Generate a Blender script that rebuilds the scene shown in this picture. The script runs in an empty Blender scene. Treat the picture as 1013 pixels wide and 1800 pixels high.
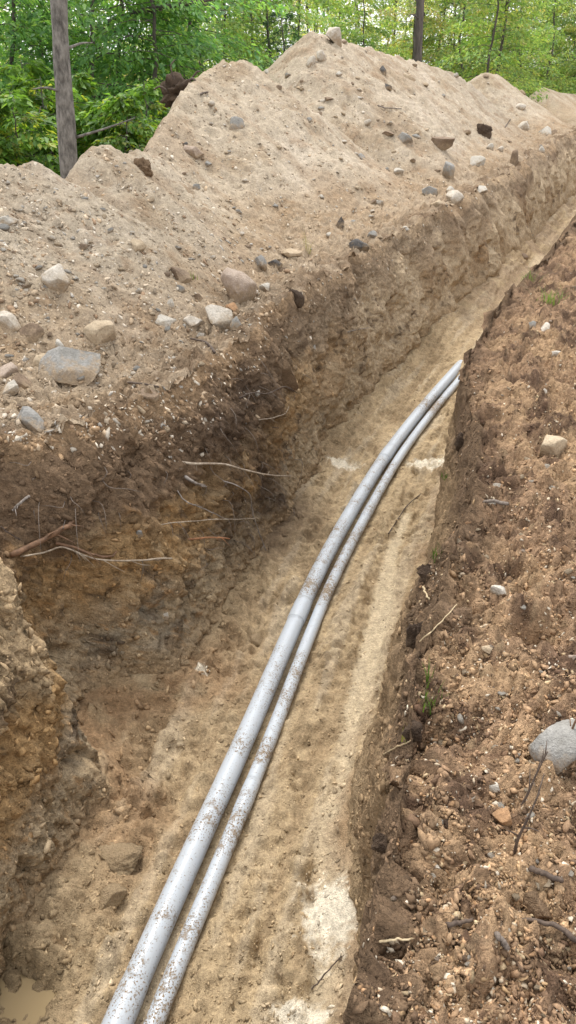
import bpy, math, random
import numpy as np
from mathutils import Vector, Matrix
from mathutils.bvhtree import BVHTree

# ------------------------------------------------------------------ camera, sky, sun, exposure
scene = bpy.context.scene
C = scene.collection
PITCH = math.radians(30.0); EYE = 1.6; FPX = 1386.0; CX, CY = 506.5, 900.0
cam = bpy.data.cameras.new('camera'); camo = bpy.data.objects.new('camera', cam); C.objects.link(camo)
cam.sensor_fit = 'VERTICAL'; cam.sensor_height = 24.0; cam.lens = 24.0 * FPX / 1800.0
cam.clip_start = 0.05; cam.clip_end = 500
camo.location = (0, 0, EYE); camo.rotation_euler = (math.pi/2 - PITCH, 0, 0)
scene.camera = camo

SUN_EL, SUN_AZ = math.radians(62), math.radians(-15)      # azimuth from +Y, negative = towards -X
world = bpy.data.worlds.new('World'); scene.world = world; world.use_nodes = True
wn = world.node_tree; wn.nodes.clear()
sky = wn.nodes.new('ShaderNodeTexSky'); sky.sky_type = 'NISHITA'; sky.sun_disc = False
sky.sun_elevation = SUN_EL; sky.sun_rotation = SUN_AZ; sky.air_density = 1.0; sky.dust_density = 4.0; sky.ozone_density = 1.0
hsv = wn.nodes.new('ShaderNodeHueSaturation'); hsv.inputs['Saturation'].default_value = 0.22
bg = wn.nodes.new('ShaderNodeBackground'); bg.inputs[1].default_value = 0.13
wo = wn.nodes.new('ShaderNodeOutputWorld')
wn.links.new(sky.outputs[0], hsv.inputs['Color']); ov = wn.nodes.new('ShaderNodeMix'); ov.data_type = 'RGBA'; ov.inputs[0].default_value = 0.75; ov.inputs[7].default_value = (5.0, 5.1, 5.25, 1)   # even white cloud cover over the sky
wn.links.new(hsv.outputs[0], ov.inputs[6]); wn.links.new(ov.outputs[2], bg.inputs[0]); wn.links.new(bg.outputs[0], wo.inputs[0])
sl = bpy.data.lights.new('sun', 'SUN'); sl.energy = 1.0; sl.angle = math.radians(18); sl.color = (1.0, 0.96, 0.9)
so = bpy.data.objects.new('sun', sl); C.objects.link(so)
sd = Vector((math.sin(SUN_AZ)*math.cos(SUN_EL), math.cos(SUN_AZ)*math.cos(SUN_EL), math.sin(SUN_EL)))
so.rotation_euler = sd.to_track_quat('Z', 'Y').to_euler(); so.location = sd*30
vs = scene.view_settings; vs.view_transform = 'Standard'; vs.look = 'None'; vs.gamma = 1; vs.use_curve_mapping = False
vs.exposure = 1.6
try: scene.cycles.max_bounces = 8; scene.cycles.transparent_max_bounces = 8
except Exception: pass

random.seed(7); rng = np.random.default_rng(11)

# ------------------------------------------------------------------ noise
_r = np.random.default_rng(5)
PERM = _r.permutation(256).astype(np.int64); PERM = np.concatenate([PERM, PERM, PERM])
_g = _r.normal(size=(256, 3)); GRAD = _g/np.linalg.norm(_g, axis=1)[:, None]
def noise(x, y, z):
    x = np.asarray(x, float); y = np.asarray(y, float) + 0*x; z = np.asarray(z, float) + 0*x
    xi, yi, zi = np.floor(x), np.floor(y), np.floor(z)
    fx, fy, fz = x-xi, y-yi, z-zi
    xi = xi.astype(np.int64) & 255; yi = yi.astype(np.int64) & 255; zi = zi.astype(np.int64) & 255
    u, v, w = (t*t*t*(t*(t*6-15)+10) for t in (fx, fy, fz))
    def g(i, j, k):
        h = PERM[PERM[PERM[(xi+i) & 255] + ((yi+j) & 255)] + ((zi+k) & 255)]
        G = GRAD[h]
        return G[..., 0]*(fx-i) + G[..., 1]*(fy-j) + G[..., 2]*(fz-k)
    def L(a, b, t): return a + (b-a)*t
    return 1.6*L(L(L(g(0,0,0), g(1,0,0), u), L(g(0,1,0), g(1,1,0), u), v),
                 L(L(g(0,0,1), g(1,0,1), u), L(g(0,1,1), g(1,1,1), u), v), w)
def fbm(x, y, z, f, oc=3, gain=0.5, off=0.0):
    a = 1.0; r = 0; s = 0
    for i in range(oc):
        r = r + a*noise(x*f+off+i*17.3, y*f+off*1.7, z*f-off); s += a; a *= gain; f *= 2.03
    return r/s
def sstep(a, b, x):
    t = np.clip((x-a)/(b-a), 0, 1); return t*t*(3-2*t)

# ------------------------------------------------------------------ pixel -> ray
def ray(u, v):
    dx, dy = (u-CX)/FPX, (CY-v)/FPX
    return Vector((dx, math.cos(PITCH)+dy*math.sin(PITCH), -math.sin(PITCH)+dy*math.cos(PITCH)))
def at_t(u, v, t):
    d = ray(u, v); return Vector((d.x*t, d.y*t, EYE + d.z*t))

# ------------------------------------------------------------------ mesh helpers
def mesh_np(name, V, F, col=None, smooth=True, mats=()):
    """V (n,3), F (m,3|4) -> mesh"""
    V = np.asarray(V, np.float32); F = np.asarray(F, np.int32); k = F.shape[1]
    me = bpy.data.meshes.new(name)
    me.vertices.add(len(V)); me.vertices.foreach_set('co', V.ravel())
    me.loops.add(F.size); me.loops.foreach_set('vertex_index', F.ravel())
    me.polygons.add(len(F)); me.polygons.foreach_set('loop_start', np.arange(0, F.size, k, dtype=np.int32))
    try: me.polygons.foreach_set('loop_total', np.full(len(F), k, np.int32))
    except Exception: pass
    if smooth: me.polygons.foreach_set('use_smooth', np.ones(len(F), bool))
    me.update(calc_edges=True)
    if col is not None:
        a = me.color_attributes.new('col', 'FLOAT_COLOR', 'POINT')
        c4 = np.ones((len(V), 4), np.float32); c4[:, :3] = col
        a.data.foreach_set('color', c4.ravel())
    for m in mats: me.materials.append(m)
    return me
def link(name, me, parent=None):
    o = bpy.data.objects.new(name, me); C.objects.link(o)
    if parent is not None: o.parent = parent
    return o
def tag(o, label=None, cat=None, group=None, kind=None):
    if label: o['label'] = label
    if cat: o['category'] = cat
    if group: o['group'] = group
    if kind: o['kind'] = kind
    return o
def empty(name, loc=(0, 0, 0)):
    o = bpy.data.objects.new(name, None); C.objects.link(o); o.location = loc; o.empty_display_size = 0.1; return o
def tube(pts, rad, sides=7, cap=True):
    pts = np.asarray(pts, float); n = len(pts); rad = np.broadcast_to(np.asarray(rad, float), (n,))
    T = np.gradient(pts, axis=0); T /= np.linalg.norm(T, axis=1)[:, None] + 1e-9
    ref = np.array([0, 0, 1.0]) if abs(T[0][2]) < 0.85 else np.array([1.0, 0, 0])
    V = []; a = np.arange(sides)/sides*2*np.pi
    for i in range(n):
        A = np.cross(T[i], ref); A /= np.linalg.norm(A) + 1e-9; B = np.cross(A, T[i])
        V.append(pts[i] + rad[i]*(np.cos(a)[:, None]*A + np.sin(a)[:, None]*B))
    V = np.concatenate(V); F = []
    for i in range(n-1):
        for j in range(sides):
            k = (j+1) % sides
            F.append((i*sides+j, i*sides+k, (i+1)*sides+k, (i+1)*sides+j))
    if cap:
        V = np.concatenate([V, pts[:1], pts[-1:]]); c0, c1 = len(V)-2, len(V)-1
        for j in range(sides):
            k = (j+1) % sides
            F.append((c0, k, j, j)); F.append((c1, (n-1)*sides+j, (n-1)*sides+k, (n-1)*sides+k))
    return V, F
def mesh_py(name, V, F, mats=(), smooth=True, col=None):
    F = [tuple(dict.fromkeys(f)) for f in F]
    me = bpy.data.meshes.new(name); me.from_pydata([tuple(v) for v in V], [], F)
    if smooth: me.polygons.foreach_set('use_smooth', np.ones(len(F), bool))
    if col is not None:
        a = me.color_attributes.new('col', 'FLOAT_COLOR', 'POINT')
        c4 = np.ones((len(V), 4), np.float32); c4[:, :3] = col
        a.data.foreach_set('color', c4.ravel())
    for m in mats: me.materials.append(m)
    me.update(); return me
def spline(pts, n):
    pts = np.asarray(pts, float); P = np.concatenate([[2*pts[0]-pts[1]], pts, [2*pts[-1]-pts[-2]]])
    out = []
    m = len(pts)-1
    for k in range(n):
        f = k/(n-1)*m; i = min(int(f), m-1); t = f-i
        a, b, c, d = P[i], P[i+1], P[i+2], P[i+3]
        out.append(0.5*(2*b + (c-a)*t + (2*a-5*b+4*c-d)*t*t + (3*b-a-3*c+d)*t**3))
    return np.array(out)

# ------------------------------------------------------------------ materials
def mat(name):
    m = bpy.data.materials.new(name); m.use_nodes = True
    nt = m.node_tree; b = nt.nodes['Principled BSDF']; return m, nt, b
def N(nt, t, **kw):
    n = nt.nodes.new(t)
    for k, v in kw.items():
        if k.startswith('_'): n.inputs[k[1:]].default_value = v
        else: setattr(n, k, v)
    return n
def tex_noise(nt, co, scale, detail=4, rough=0.6):
    n = N(nt, 'ShaderNodeTexNoise', _Scale=scale, _Detail=detail, _Roughness=rough)
    nt.links.new(co, n.inputs['Vector']); return n.outputs['Fac']
def mathn(nt, op, a, b):
    n = N(nt, 'ShaderNodeMath', operation=op)
    for i, v in enumerate((a, b)):
        if isinstance(v, (int, float)): n.inputs[i].default_value = v
        else: nt.links.new(v, n.inputs[i])
    return n.outputs[0]
def maprange(nt, v, a, b, c, d):
    n = N(nt, 'ShaderNodeMapRange'); nt.links.new(v, n.inputs[0])
    for i, x in enumerate((a, b, c, d)): n.inputs[i+1].default_value = x
    return n.outputs[0]
def mulcol(nt, col, fac):
    n = N(nt, 'ShaderNodeVectorMath', operation='SCALE'); nt.links.new(col, n.inputs[0]); nt.links.new(fac, n.inputs['Scale']); return n.outputs[0]

def soil_mat(name, bump=0.012, grain=70, lo=0.62, hi=1.36, rough=0.92, bump2=0.004):
    m, nt, b = mat(name)
    at = N(nt, 'ShaderNodeAttribute', attribute_name='col')
    co = N(nt, 'ShaderNodeTexCoord').outputs['Object']
    n1 = tex_noise(nt, co, 14, 5, 0.65); n2 = tex_noise(nt, co, grain, 4, 0.7); n3 = tex_noise(nt, co, grain*3.6, 2, 0.6)
    f = mathn(nt, 'MULTIPLY', maprange(nt, n1, 0.28, 0.72, 0.75, 1.22), maprange(nt, n2, 0.25, 0.75, lo, hi))
    f = mathn(nt, 'MULTIPLY', f, maprange(nt, n3, 0.25, 0.75, 0.72, 1.28))
    nt.links.new(mulcol(nt, at.outputs['Color'], f), b.inputs['Base Color'])
    b.inputs['Roughness'].default_value = rough; b.inputs['Specular IOR Level'].default_value = 0.18
    b1 = N(nt, 'ShaderNodeBump', _Strength=1.0, _Distance=bump); nt.links.new(n2, b1.inputs['Height'])
    b2 = N(nt, 'ShaderNodeBump', _Strength=1.0, _Distance=bump2); nt.links.new(n3, b2.inputs['Height'])
    nt.links.new(b1.outputs[0], b2.inputs['Normal']); nt.links.new(b2.outputs[0], b.inputs['Normal'])
    return m
M_bed = soil_mat('damp_sand', 0.010, 55)
M_wall = soil_mat('cut_soil', 0.018, 45, 0.55, 1.4)
M_bank = soil_mat('brown_gravelly_soil', 0.016, 60, 0.55, 1.45)
M_heap = soil_mat('dry_sandy_spoil', 0.014, 48, 0.7, 1.28)

def rock_mat(name, c, c2, scale=9, bump=0.01, rough=0.85, dirt=(.30,.22,.14,1)):
    m, nt, b = mat(name)
    co = N(nt, 'ShaderNodeTexCoord').outputs['Object']
    inf = N(nt, 'ShaderNodeObjectInfo')
    off = N(nt, 'ShaderNodeVectorMath', operation='ADD'); nt.links.new(co, off.inputs[0])
    sc = N(nt, 'ShaderNodeVectorMath', operation='SCALE', _Scale=40.0); cmb = N(nt, 'ShaderNodeCombineXYZ')
    nt.links.new(inf.outputs['Random'], cmb.inputs[0]); nt.links.new(cmb.outputs[0], sc.inputs[0]); nt.links.new(sc.outputs[0], off.inputs[1])
    n1 = tex_noise(nt, off.outputs[0], scale, 6, 0.7); n2 = tex_noise(nt, off.outputs[0], scale*9, 3, 0.7)
    r = N(nt, 'ShaderNodeValToRGB'); r.color_ramp.elements[0].position = 0.3; r.color_ramp.elements[1].position = 0.68
    r.color_ramp.elements[0].color = (*c2, 1); r.color_ramp.elements[1].color = (*c, 1); nt.links.new(n1, r.inputs[0])
    dn = tex_noise(nt, off.outputs[0], scale*2.2, 4, 0.65)
    gz = N(nt, 'ShaderNodeSeparateXYZ'); nt.links.new(N(nt, 'ShaderNodeTexCoord').outputs['Generated'], gz.inputs[0])
    df = maprange(nt, mathn(nt, 'SUBTRACT', mathn(nt, 'MULTIPLY', dn, 1.5), gz.outputs[2]), .02, .42, 0, .88)
    mxd = N(nt, 'ShaderNodeMix', data_type='RGBA'); nt.links.new(df, mxd.inputs[0]); nt.links.new(r.outputs[0], mxd.inputs[6]); mxd.inputs[7].default_value = dirt
    nt.links.new(mulcol(nt, mxd.outputs[2], maprange(nt, n2, 0.25, 0.75, 0.72, 1.25)), b.inputs['Base Color'])
    b.inputs['Roughness'].default_value = rough; b.inputs['Specular IOR Level'].default_value = 0.25
    bp = N(nt, 'ShaderNodeBump', _Strength=0.9, _Distance=bump); nt.links.new(n2, bp.inputs['Height']); nt.links.new(bp.outputs[0], b.inputs['Normal'])
    return m
RM = {
 'pale': rock_mat('pale_granite', (.55,.50,.43), (.34,.28,.21)),
 'white': rock_mat('whitish_stone', (.49,.455,.40), (.35,.31,.25)),
 'grey': rock_mat('grey_stone', (.30,.288,.268), (.18,.17,.15)),
 'blue': rock_mat('blue_grey_stone', (.28,.27,.255), (.185,.175,.155)),
 'pink': rock_mat('pinkish_stone', (.42,.335,.27), (.28,.21,.155)),
 'tan': rock_mat('tan_stone', (.45,.36,.25), (.30,.22,.14)),
 'brown': rock_mat('brown_stone', (.24,.17,.115), (.13,.09,.06)),
 'dark': rock_mat('dark_stone', (.10,.095,.09), (.055,.045,.04)),
 'orange': rock_mat('orange_brown_stone', (.34,.20,.105), (.22,.12,.06)),
 'clod': rock_mat('dark_soil_clod', (.10,.066,.042), (.05,.032,.022), 14, 0.03, 0.95, (.12,.08,.05,1)),
 'bclod': rock_mat('brown_soil_clod', (.25,.165,.098), (.15,.098,.058), 14, 0.03, 0.95, (.24,.155,.09,1)),
 'sclod': rock_mat('sandy_clod', (.38,.28,.17), (.30,.215,.125), 14, 0.02, 0.95, (.35,.26,.155,1)),
}
def wood_mat(name, c, c2, scale=30, rough=0.8, stretch=0.2, bump=0.003):
    m, nt, b = mat(name)
    co = N(nt, 'ShaderNodeTexCoord').outputs['Object']
    mp = N(nt, 'ShaderNodeMapping'); mp.inputs['Scale'].default_value = (1, 1, stretch); nt.links.new(co, mp.inputs[0])
    n1 = tex_noise(nt, mp.outputs[0], scale, 5, 0.65)
    r = N(nt, 'ShaderNodeValToRGB'); r.color_ramp.elements[0].position = 0.35; r.color_ramp.elements[1].position = 0.65
    r.color_ramp.elements[0].color = (*c2, 1); r.color_ramp.elements[1].color = (*c, 1); nt.links.new(n1, r.inputs[0])
    nt.links.new(r.outputs[0], b.inputs['Base Color']); b.inputs['Roughness'].default_value = rough
    bp = N(nt, 'ShaderNodeBump', _Strength=0.8, _Distance=bump); nt.links.new(n1, bp.inputs['Height']); nt.links.new(bp.outputs[0], b.inputs['Normal'])
    return m
M_root_pale = wood_mat('pale_root', (.40,.33,.25), (.19,.14,.095), 40, stretch=1)
M_root_grey = wood_mat('grey_root', (.28,.24,.21), (.12,.10,.08), 40, stretch=1)
M_root_brown = wood_mat('brown_root', (.22,.12,.065), (.10,.055,.03), 40, stretch=1)
M_root_orange = wood_mat('orange_root', (.42,.20,.09), (.22,.10,.05), 40, stretch=1)
M_twig_dark = wood_mat('dark_twig', (.10,.068,.047), (.045,.03,.022), 60, stretch=1)
M_twig_grey = wood_mat('weathered_twig', (.20,.16,.13), (.09,.07,.055), 60, stretch=1)
M_straw = wood_mat('dry_straw', (.50,.40,.25), (.34,.25,.14), 60, stretch=1)
M_bark = wood_mat('grey_bark', (.225,.205,.18), (.06,.053,.045), 20, 0.9, 0.45, 0.03)
M_bark_d = wood_mat('dark_bark', (.12,.10,.085), (.05,.042,.036), 18, 0.9, 0.2, 0.01)

# leaf material: colour per leaf, thin translucent blade
def leaf_mat(name):
    m, nt, b = mat(name)
    at = N(nt, 'ShaderNodeAttribute', attribute_name='col')
    out = nt.nodes['Material Output']
    nt.links.new(at.outputs['Color'], b.inputs['Base Color']); b.inputs['Roughness'].default_value = 0.5; b.inputs['Specular IOR Level'].default_value = 0.3
    tr = N(nt, 'ShaderNodeBsdfTranslucent')
    mx = N(nt, 'ShaderNodeVectorMath', operation='MULTIPLY'); nt.links.new(at.outputs['Color'], mx.inputs[0]); mx.inputs[1].default_value = (1.25, 1.2, 0.55)
    nt.links.new(mx.outputs[0], tr.inputs['Color'])
    ms = N(nt, 'ShaderNodeMixShader'); ms.inputs[0].default_value = 0.55
    nt.links.new(b.outputs[0], ms.inputs[1]); nt.links.new(tr.outputs[0], ms.inputs[2]); nt.links.new(ms.outputs[0], out.inputs['Surface'])
    return m
M_leaf = leaf_mat('leaves')

# ------------------------------------------------------------------ trench axis
_ax = np.array([(-3.6,-9),(-1.9,-3.2),(-1.3,-1.2),(-.95,0),(-.56,1.48),(.046,3.74),(.77,5.87),(1.95,8.5),(3.35,11.5),(4.72,14.35),(6.85,19),(10.5,27),(15.2,37),(60,134)], float)
_dq = np.linspace(-9, 134, 2861)
def _smooth(y, k):
    ker = np.hanning(k); ker /= ker.sum(); p = np.pad(y, k//2, mode='reflect', reflect_type='odd'); return np.convolve(p, ker, mode='valid')[:len(y)]
_ddx = _smooth(np.interp(_dq, _ax[:, 1], _ax[:, 0]), 45)
_dsl = np.gradient(_ddx, _dq)
def axis(q): return np.interp(q, _dq, _ddx), np.interp(q, _dq, _dsl)
def to_xy(q, n):
    x, s = axis(q); L = np.sqrt(1+s*s); return x + n/L, q - n*s/L
BED = -1.335

# spoil heap crest segments: pixel, distance along the view axis
def cp(u, v, t): p = at_t(u, v, t); return (p.x, p.y, p.z)
SEG = [[cp(-260,330,5.0), cp(-110,302,5.2), cp(45,288,5.6)],
       [cp(168,262,6.4), cp(225,266,6.8), cp(262,276,7.1)],
       [cp(262,268,8.1), cp(300,205,8.8), cp(335,150,9.3), cp(372,114,9.8), cp(425,106,10.2)],
       [cp(550,55,12.4), cp(603,73,12.9), cp(670,92,14.2), cp(742,112,16.6), cp(790,128,18.0)],
       [cp(852,127,20.5), cp(872,131,21.5), cp(915,163,24)],
       [cp(955,153,26.0), cp(985,163,28), cp(1040,168,32)]]
SLOPE = [0.66, 0.68, 0.68, 0.665, 0.62, 0.6]
FRONT = [(.6,-.8),(.6,-.8),(.85,-.52),(.88,-.47),(.9,-.43),(.9,-.43)]; BACK = [1.2, 1.25, 1.35, .8, .7, .7]
def heap(x, y, which=None):
    best = np.full(np.shape(x), -5.0); idx = np.zeros(np.shape(x), int)
    w = 0.05*noise(x*1.3, y*1.3, 3.1) + 0.10*noise(x*.6, y*.6, 7.7)
    for k, (pl, sl_) in enumerate(zip(SEG, SLOPE)):
        for a, b in zip(pl[:-1], pl[1:]):
            ax, ay, az = a; bx, by, bz = b
            L2 = (bx-ax)**2 + (by-ay)**2
            t = np.clip(((x-ax)*(bx-ax) + (y-ay)*(by-ay))/L2, 0, 1)
            d = np.hypot(x-ax-t*(bx-ax), y-ay-t*(by-ay))
            fx, fy = FRONT[k]; vx, vy = x-ax-t*(bx-ax), y-ay-t*(by-ay)
            fr = sstep(-.35, .45, (vx*fx + vy*fy)/(d+1e-6)); sl2 = BACK[k] + (sl_-BACK[k])*fr
            d = np.sqrt(d*d + 0.004) - 0.063
            h = az + t*(bz-az) - sl2*d*(1 + 0.10*noise(x*.8+k*9, y*.8, 1.0)) + w*np.minimum(d, 1)
            idx = np.where(h > best, k, idx); best = np.maximum(best, h)
    return best, idx
def ground(x, y):
    base = 0.05*noise(x*.7, y*.7, .3) + 0.03*noise(x*2.1, y*2.1, 4.0)
    h, idx = heap(x, y)
    k = 0.16; hh = np.clip(0.5 + 0.5*(h-base)/k, 0, 1)
    return base + (h-base)*hh + k*hh*(1-hh), h, idx

# ------------------------------------------------------------------ terrain grid (rows q, columns across)
def steps(*seg):
    out = [seg[0][0]]
    for a, b, d in seg:
        n = max(1, int(round((b-a)/d))); out += list(np.linspace(a, b, n+1)[1:])
    return np.array(out)
Q = steps((-8, 0, .4), (0, .9, .04), (.9, 5.5, .0125), (5.5, 9, .024), (9, 14, .04), (14, 22, .06), (22, 40, .3), (40, 130, 6))
D_left = steps((0, .5, .0125), (.5, 1.6, .017), (1.6, 3.6, .022), (3.6, 5.5, .045), (5.5, 9, .2), (9, 20, 1), (20, 90, 7))[::-1]
T_l = np.linspace(0, 1, 112)[1:-1]
T_b = np.linspace(0, 1, 96)
T_r = np.linspace(1, 0, 64)[1:-1]
D_right = steps((0, 1.5, .0115), (1.5, 2.6, .025), (2.6, 6, .12), (6, 16, 1))
tab = np.array([  # q, left base, left rim
 (-8,-.5,-.9),(0,-.5,-.80),(1.5,-.5,-.80),(2.0,-.47,-.80),(2.30,-.50,-.84),(2.42,-.62,-1.05),(2.52,-.80,-1.40),(2.78,-.84,-1.56),(2.92,-.70,-1.52),(3.05,-.50,-1.30),(3.25,-.42,-1.0),
 (3.8,-.42,-.84),(4.2,-.43,-.80),(4.6,-.42,-.76),(5.0,-.44,-.74),(5.5,-.46,-.74),(6.2,-.5,-.70),(7.2,-.54,-.80),(8.6,-.42,-.74),(10,-.34,-.70),(11,-.24,-.70),(12,-.34,-.74),(13.5,-.28,-.74),(15,-.4,-.85),(40,-.5,-.9),(130,-.5,-.9)])
tabr = np.array([(-8,.74,.80),(0,.74,.82),(1.0,.75,.82),(1.85,.75,.84),(2.15,.63,.87),(2.45,.59,.88),(2.9,.60,.91),(3.15,.68,.92),(3.4,.70,.92),(4.1,.68,.88),(4.5,.66,.77),(4.8,.64,.70),(5.3,.62,.72),(6,.6,.78),(7,.55,.80),(9.3,.5,.84),(12,.42,.8),(16,.5,.85),(130,.5,.9)])
q = Q[:, None]
def jit(s, f, a): return a*noise(Q*f, s, 0.5) + a*.5*noise(Q*f*2.7, s+9, 2.5)
nlb = (np.interp(Q, tab[:, 0], tab[:, 1]) + jit(1.5, 1.7, .05))[:, None]; nlr = (np.interp(Q, tab[:, 0], tab[:, 2]) + jit(5.1, 1.9, .07))[:, None]
nrb = (np.interp(Q, tabr[:, 0], tabr[:, 1]) + jit(8.3, 1.5, .04))[:, None]; nrr = (np.interp(Q, tabr[:, 0], tabr[:, 2]) + jit(3.7, 2.3, .045))[:, None]
cols_n = []; 
n_left = nlr - D_left[None, :]
gl = lambda t: 0.72*(1-(1-t)**2.4) + 0.10*t + .18*sstep(.72, 1.0, t)
zp = lambda t: 1-(1-(.35*t + .65*t**1.7))**1.35
spur = 1 - sstep(2.3, 2.5, q)                            # the near buttress
TL = T_l[None, :]
gw = gl(TL)
n_wl = nlr + (nlb-nlr)*gw
n_b = nlb + (nrb-nlb)*T_b[None, :]
n_wr = nrb + (nrr-nrb)*(1-gl(T_r)[None, :])
n_right = nrr + D_right[None, :]
NN = np.concatenate([n_left, n_wl, n_b, n_wr, n_right], axis=1)
cl, cw, cb, cr = len(D_left), len(T_l), len(T_b), len(T_r)
i0, i1, i2, i3 = cl, cl+cw, cl+cw+cb, cl+cw+cb+cr; NC = NN.shape[1]; NR = len(Q)
QQ = np.broadcast_to(q, NN.shape)
X, Y = to_xy(QQ, NN)
_, SL = axis(QQ); LL = np.sqrt(1+SL*SL); NX, NY = 1/LL, -SL/LL     # unit vector towards the right bank
Z = np.zeros_like(X)
G, H, HI = ground(X, Y)
Z[:] = G
zl = G[:, i0-1:i0]; zr = G[:, i3:i3+1]
bedz = BED + 0.022*noise(X*1.4, Y*1.4, 8.8) + 0*X
b_n = NN[:, i1:i2]
bz = bedz[:, i1:i2].copy()
# sand banked up against the sides of the trench, slight furrow under the conduits
bz += (.13+.08*noise(q*2.1, 4.4, 1.))*np.exp(-((b_n-nlb)/(.17+.06*noise(q*1.3, 8.4, 2.)))**2) + 0.06*np.exp(-((b_n-nrb)/.09)**2)
bz += (.16+.05*noise(b_n*3, q*1.2, 5.))*sstep(7.7, 8.7, q + .5*b_n)*(1-sstep(12.9, 13.8, q)) + .10*sstep(9, 11, q)*(np.exp(-((b_n-nlb)/.22)**2) + np.exp(-((b_n-nrb)/.22)**2))*(.6+.6*noise(q*1.3, b_n, 3.))
bz += 0.018*np.exp(-((b_n-.25)/.05)**2) - 0.012*np.exp(-((b_n-.06)/.10)**2) + 0.018*np.exp(-((b_n+.13)/.05)**2)
Z[:, i1:i2] = bz
zlb = bz[:, :1]; zrb = bz[:, -1:]
Z[:, i0:i1] = zl + (zlb-zl)*zp(TL)
# right wall and its slumped toe
Z[:, i2:i3] = zr + (zrb-zr)*zp(T_r)[None, :]

# ---- zone weights
colw = np.zeros(NC); colw[i0:i1] = 1; wl = np.zeros(NC); wl[i0:i1] = np.where(np.linspace(0, 1, cw) < .5, np.sin(np.pi*np.linspace(0.01, .99, cw))**.6, 1-.3*sstep(.5, 1, np.linspace(0, 1, cw)))
wr = np.zeros(NC); wr[i2:i3] = np.where(np.linspace(0, 1, cr) > .5, np.sin(np.pi*np.linspace(.01, .99, cr))**.6, .6+.4*sstep(0, .5, np.linspace(0, 1, cr)))
WL = np.broadcast_to(wl, X.shape).copy(); WR = np.broadcast_to(wr, X.shape).copy()
WL[:, i1:i2] = .7*np.exp(-((b_n-nlb)/.08)**2); WR[:, i1:i2] = .6*np.exp(-((nrb-b_n)/.05)**2)*(b_n > .3)
zone = np.zeros(NC, int); zone[i0:i1] = 1; zone[i1:i2] = 2; zone[i2:i3] = 3; zone[i3:] = 4
ZN = np.broadcast_to(zone, X.shape)
near = 1/(1+np.exp((QQ-24)/2))
# rim blending: distance from rim on the ground zones
DR = np.zeros_like(X); DR[:, :i0] = D_left[None, :]; DR[:, i3:] = D_right[None, :]
edgeL = np.where(ZN == 0, np.exp(-(DR/.25)**2), 0); edgeR = np.where(ZN == 4, np.exp(-(DR/.2)**2), 0)
# ---- wall lumps pushed sideways
near0 = 1/(1+np.exp((QQ-9)/1.5))
def ridged(x, y, z, f): return 1-np.abs(fbm(x, y, z, f, 3))*2.2
lump = .12*fbm(X, Y, Z*.7, 2.3, 2, .5, 3.3) + .095*fbm(X, Y, Z*.5, 6.0, 3, .6, 9.1) + .085*(np.abs(fbm(X, Y, Z*.3, 11, 3, .6, 2.2))-.15)*(.25+.75/(1+np.exp((QQ-5.2)/.5))) + .05*fbm(X, Y, Z*.8, 32, 2, .6, 2.9)*near0
pit = np.clip(fbm(X, Y, Z, 4.5, 2, .5, 21.) - .18, 0, 1)
disp = lump - .26*pit
push = disp*(WL) - disp*WR*.5
X2 = X + NX*push; Y2 = Y + NY*push
Z2 = Z.copy()
# ragged cut edge: bites and overhangs at the rim
rim = .11*fbm(X, Y, 0*Z, 3.1, 4, .6, 4.4)
X2 += NX*rim*(edgeL - edgeR*1.9); Y2 += NY*rim*(edgeL - edgeR*1.9)
Z2 -= .05*edgeR
# ---- ground relief
hw = sstep(-.05, .25, H)                                        # on a heap
clod = np.abs(fbm(X, Y, Z, 7, 3, .55, 1.3)); clod2 = np.abs(fbm(X, Y, Z, 19, 3, .6, 6.3))
relief_heap = .06*fbm(X, Y, Z, 2.0, 3, .5, 5.) + .045*fbm(X, Y, Z, 8, 3, .6, 8.) + .04*(clod2-.15) + .05*noise(QQ*4.2 + .6*noise(X*2, Y*2, 1.), NN*.5, 2.2)*sstep(.1, .6, H) + .02*noise(QQ*11, NN*1.2, 6.2)*sstep(.1, .6, H)
relief_bank = .09*fbm(X, Y, Z, 2.6, 3, .5, 15.) + .09*(clod-.15) + .07*(clod2-.15) + .028*fbm(X, Y, Z, 42, 2, .6, 33.)*near0 + .03*edgeL + .020*sstep(-.04, .06, fbm(X, Y, Z, 14, 2, .5, 47.)) + .024*sstep(-.04, .05, fbm(X, Y, Z, 6, 2, .5, 57.)) - .022
rel = np.where(ZN == 4, relief_bank*1.05, relief_heap*hw + relief_bank*(1-hw)*.95)
rel = np.where((ZN == 0) | (ZN == 4), rel, 0)*near
Z2 += rel
# carry the rim relief down the walls so that the surface stays closed
Z2[:, i0:i1] += rel[:, i0-1:i0]*(1-TL)**1.5; Z2[:, i2:i3] += rel[:, i3:i3+1]*(1-T_r[None, :])**1.5
Z2 += (.018*fbm(X, Y, Z, 11, 2, .6, 31.)*(WL+WR))
# bed: trampled clumps, smoother along a pale wet strip right of the conduits
BN = NN
# the smooth strip: from pixels
strip_pts = [(560,1800),(590,1620),(575,1470),(600,1380),(615,1290),(640,1180),(672,1060),(690,960),(715,900)]
def bed_hit(u, v, z=BED+.01):
    d = ray(u, v); t = (z-EYE)/d.z; return d.x*t, d.y*t
SP = np.array([bed_hit(*p) for p in strip_pts]); SPW = np.array([.05,.065,.05,.035,.035,.055,.06,.035,.02])
def strip_dist(x, y):
    best = np.full(x.shape, 9.)
    for k in range(len(SP)-1):
        a, b = SP[k], SP[k+1]; d = b-a; t = np.clip(((x-a[0])*d[0]+(y-a[1])*d[1])/(d@d), 0, 1)
        w = SPW[k] + t*(SPW[k+1]-SPW[k])
        best = np.minimum(best, np.hypot(x-a[0]-t*d[0], y-a[1]-t*d[1]) - w)
    return best
bsl = (slice(None), slice(i1, i2))
bx, by, bzz = X[bsl], Y[bsl], Z[bsl]
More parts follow.
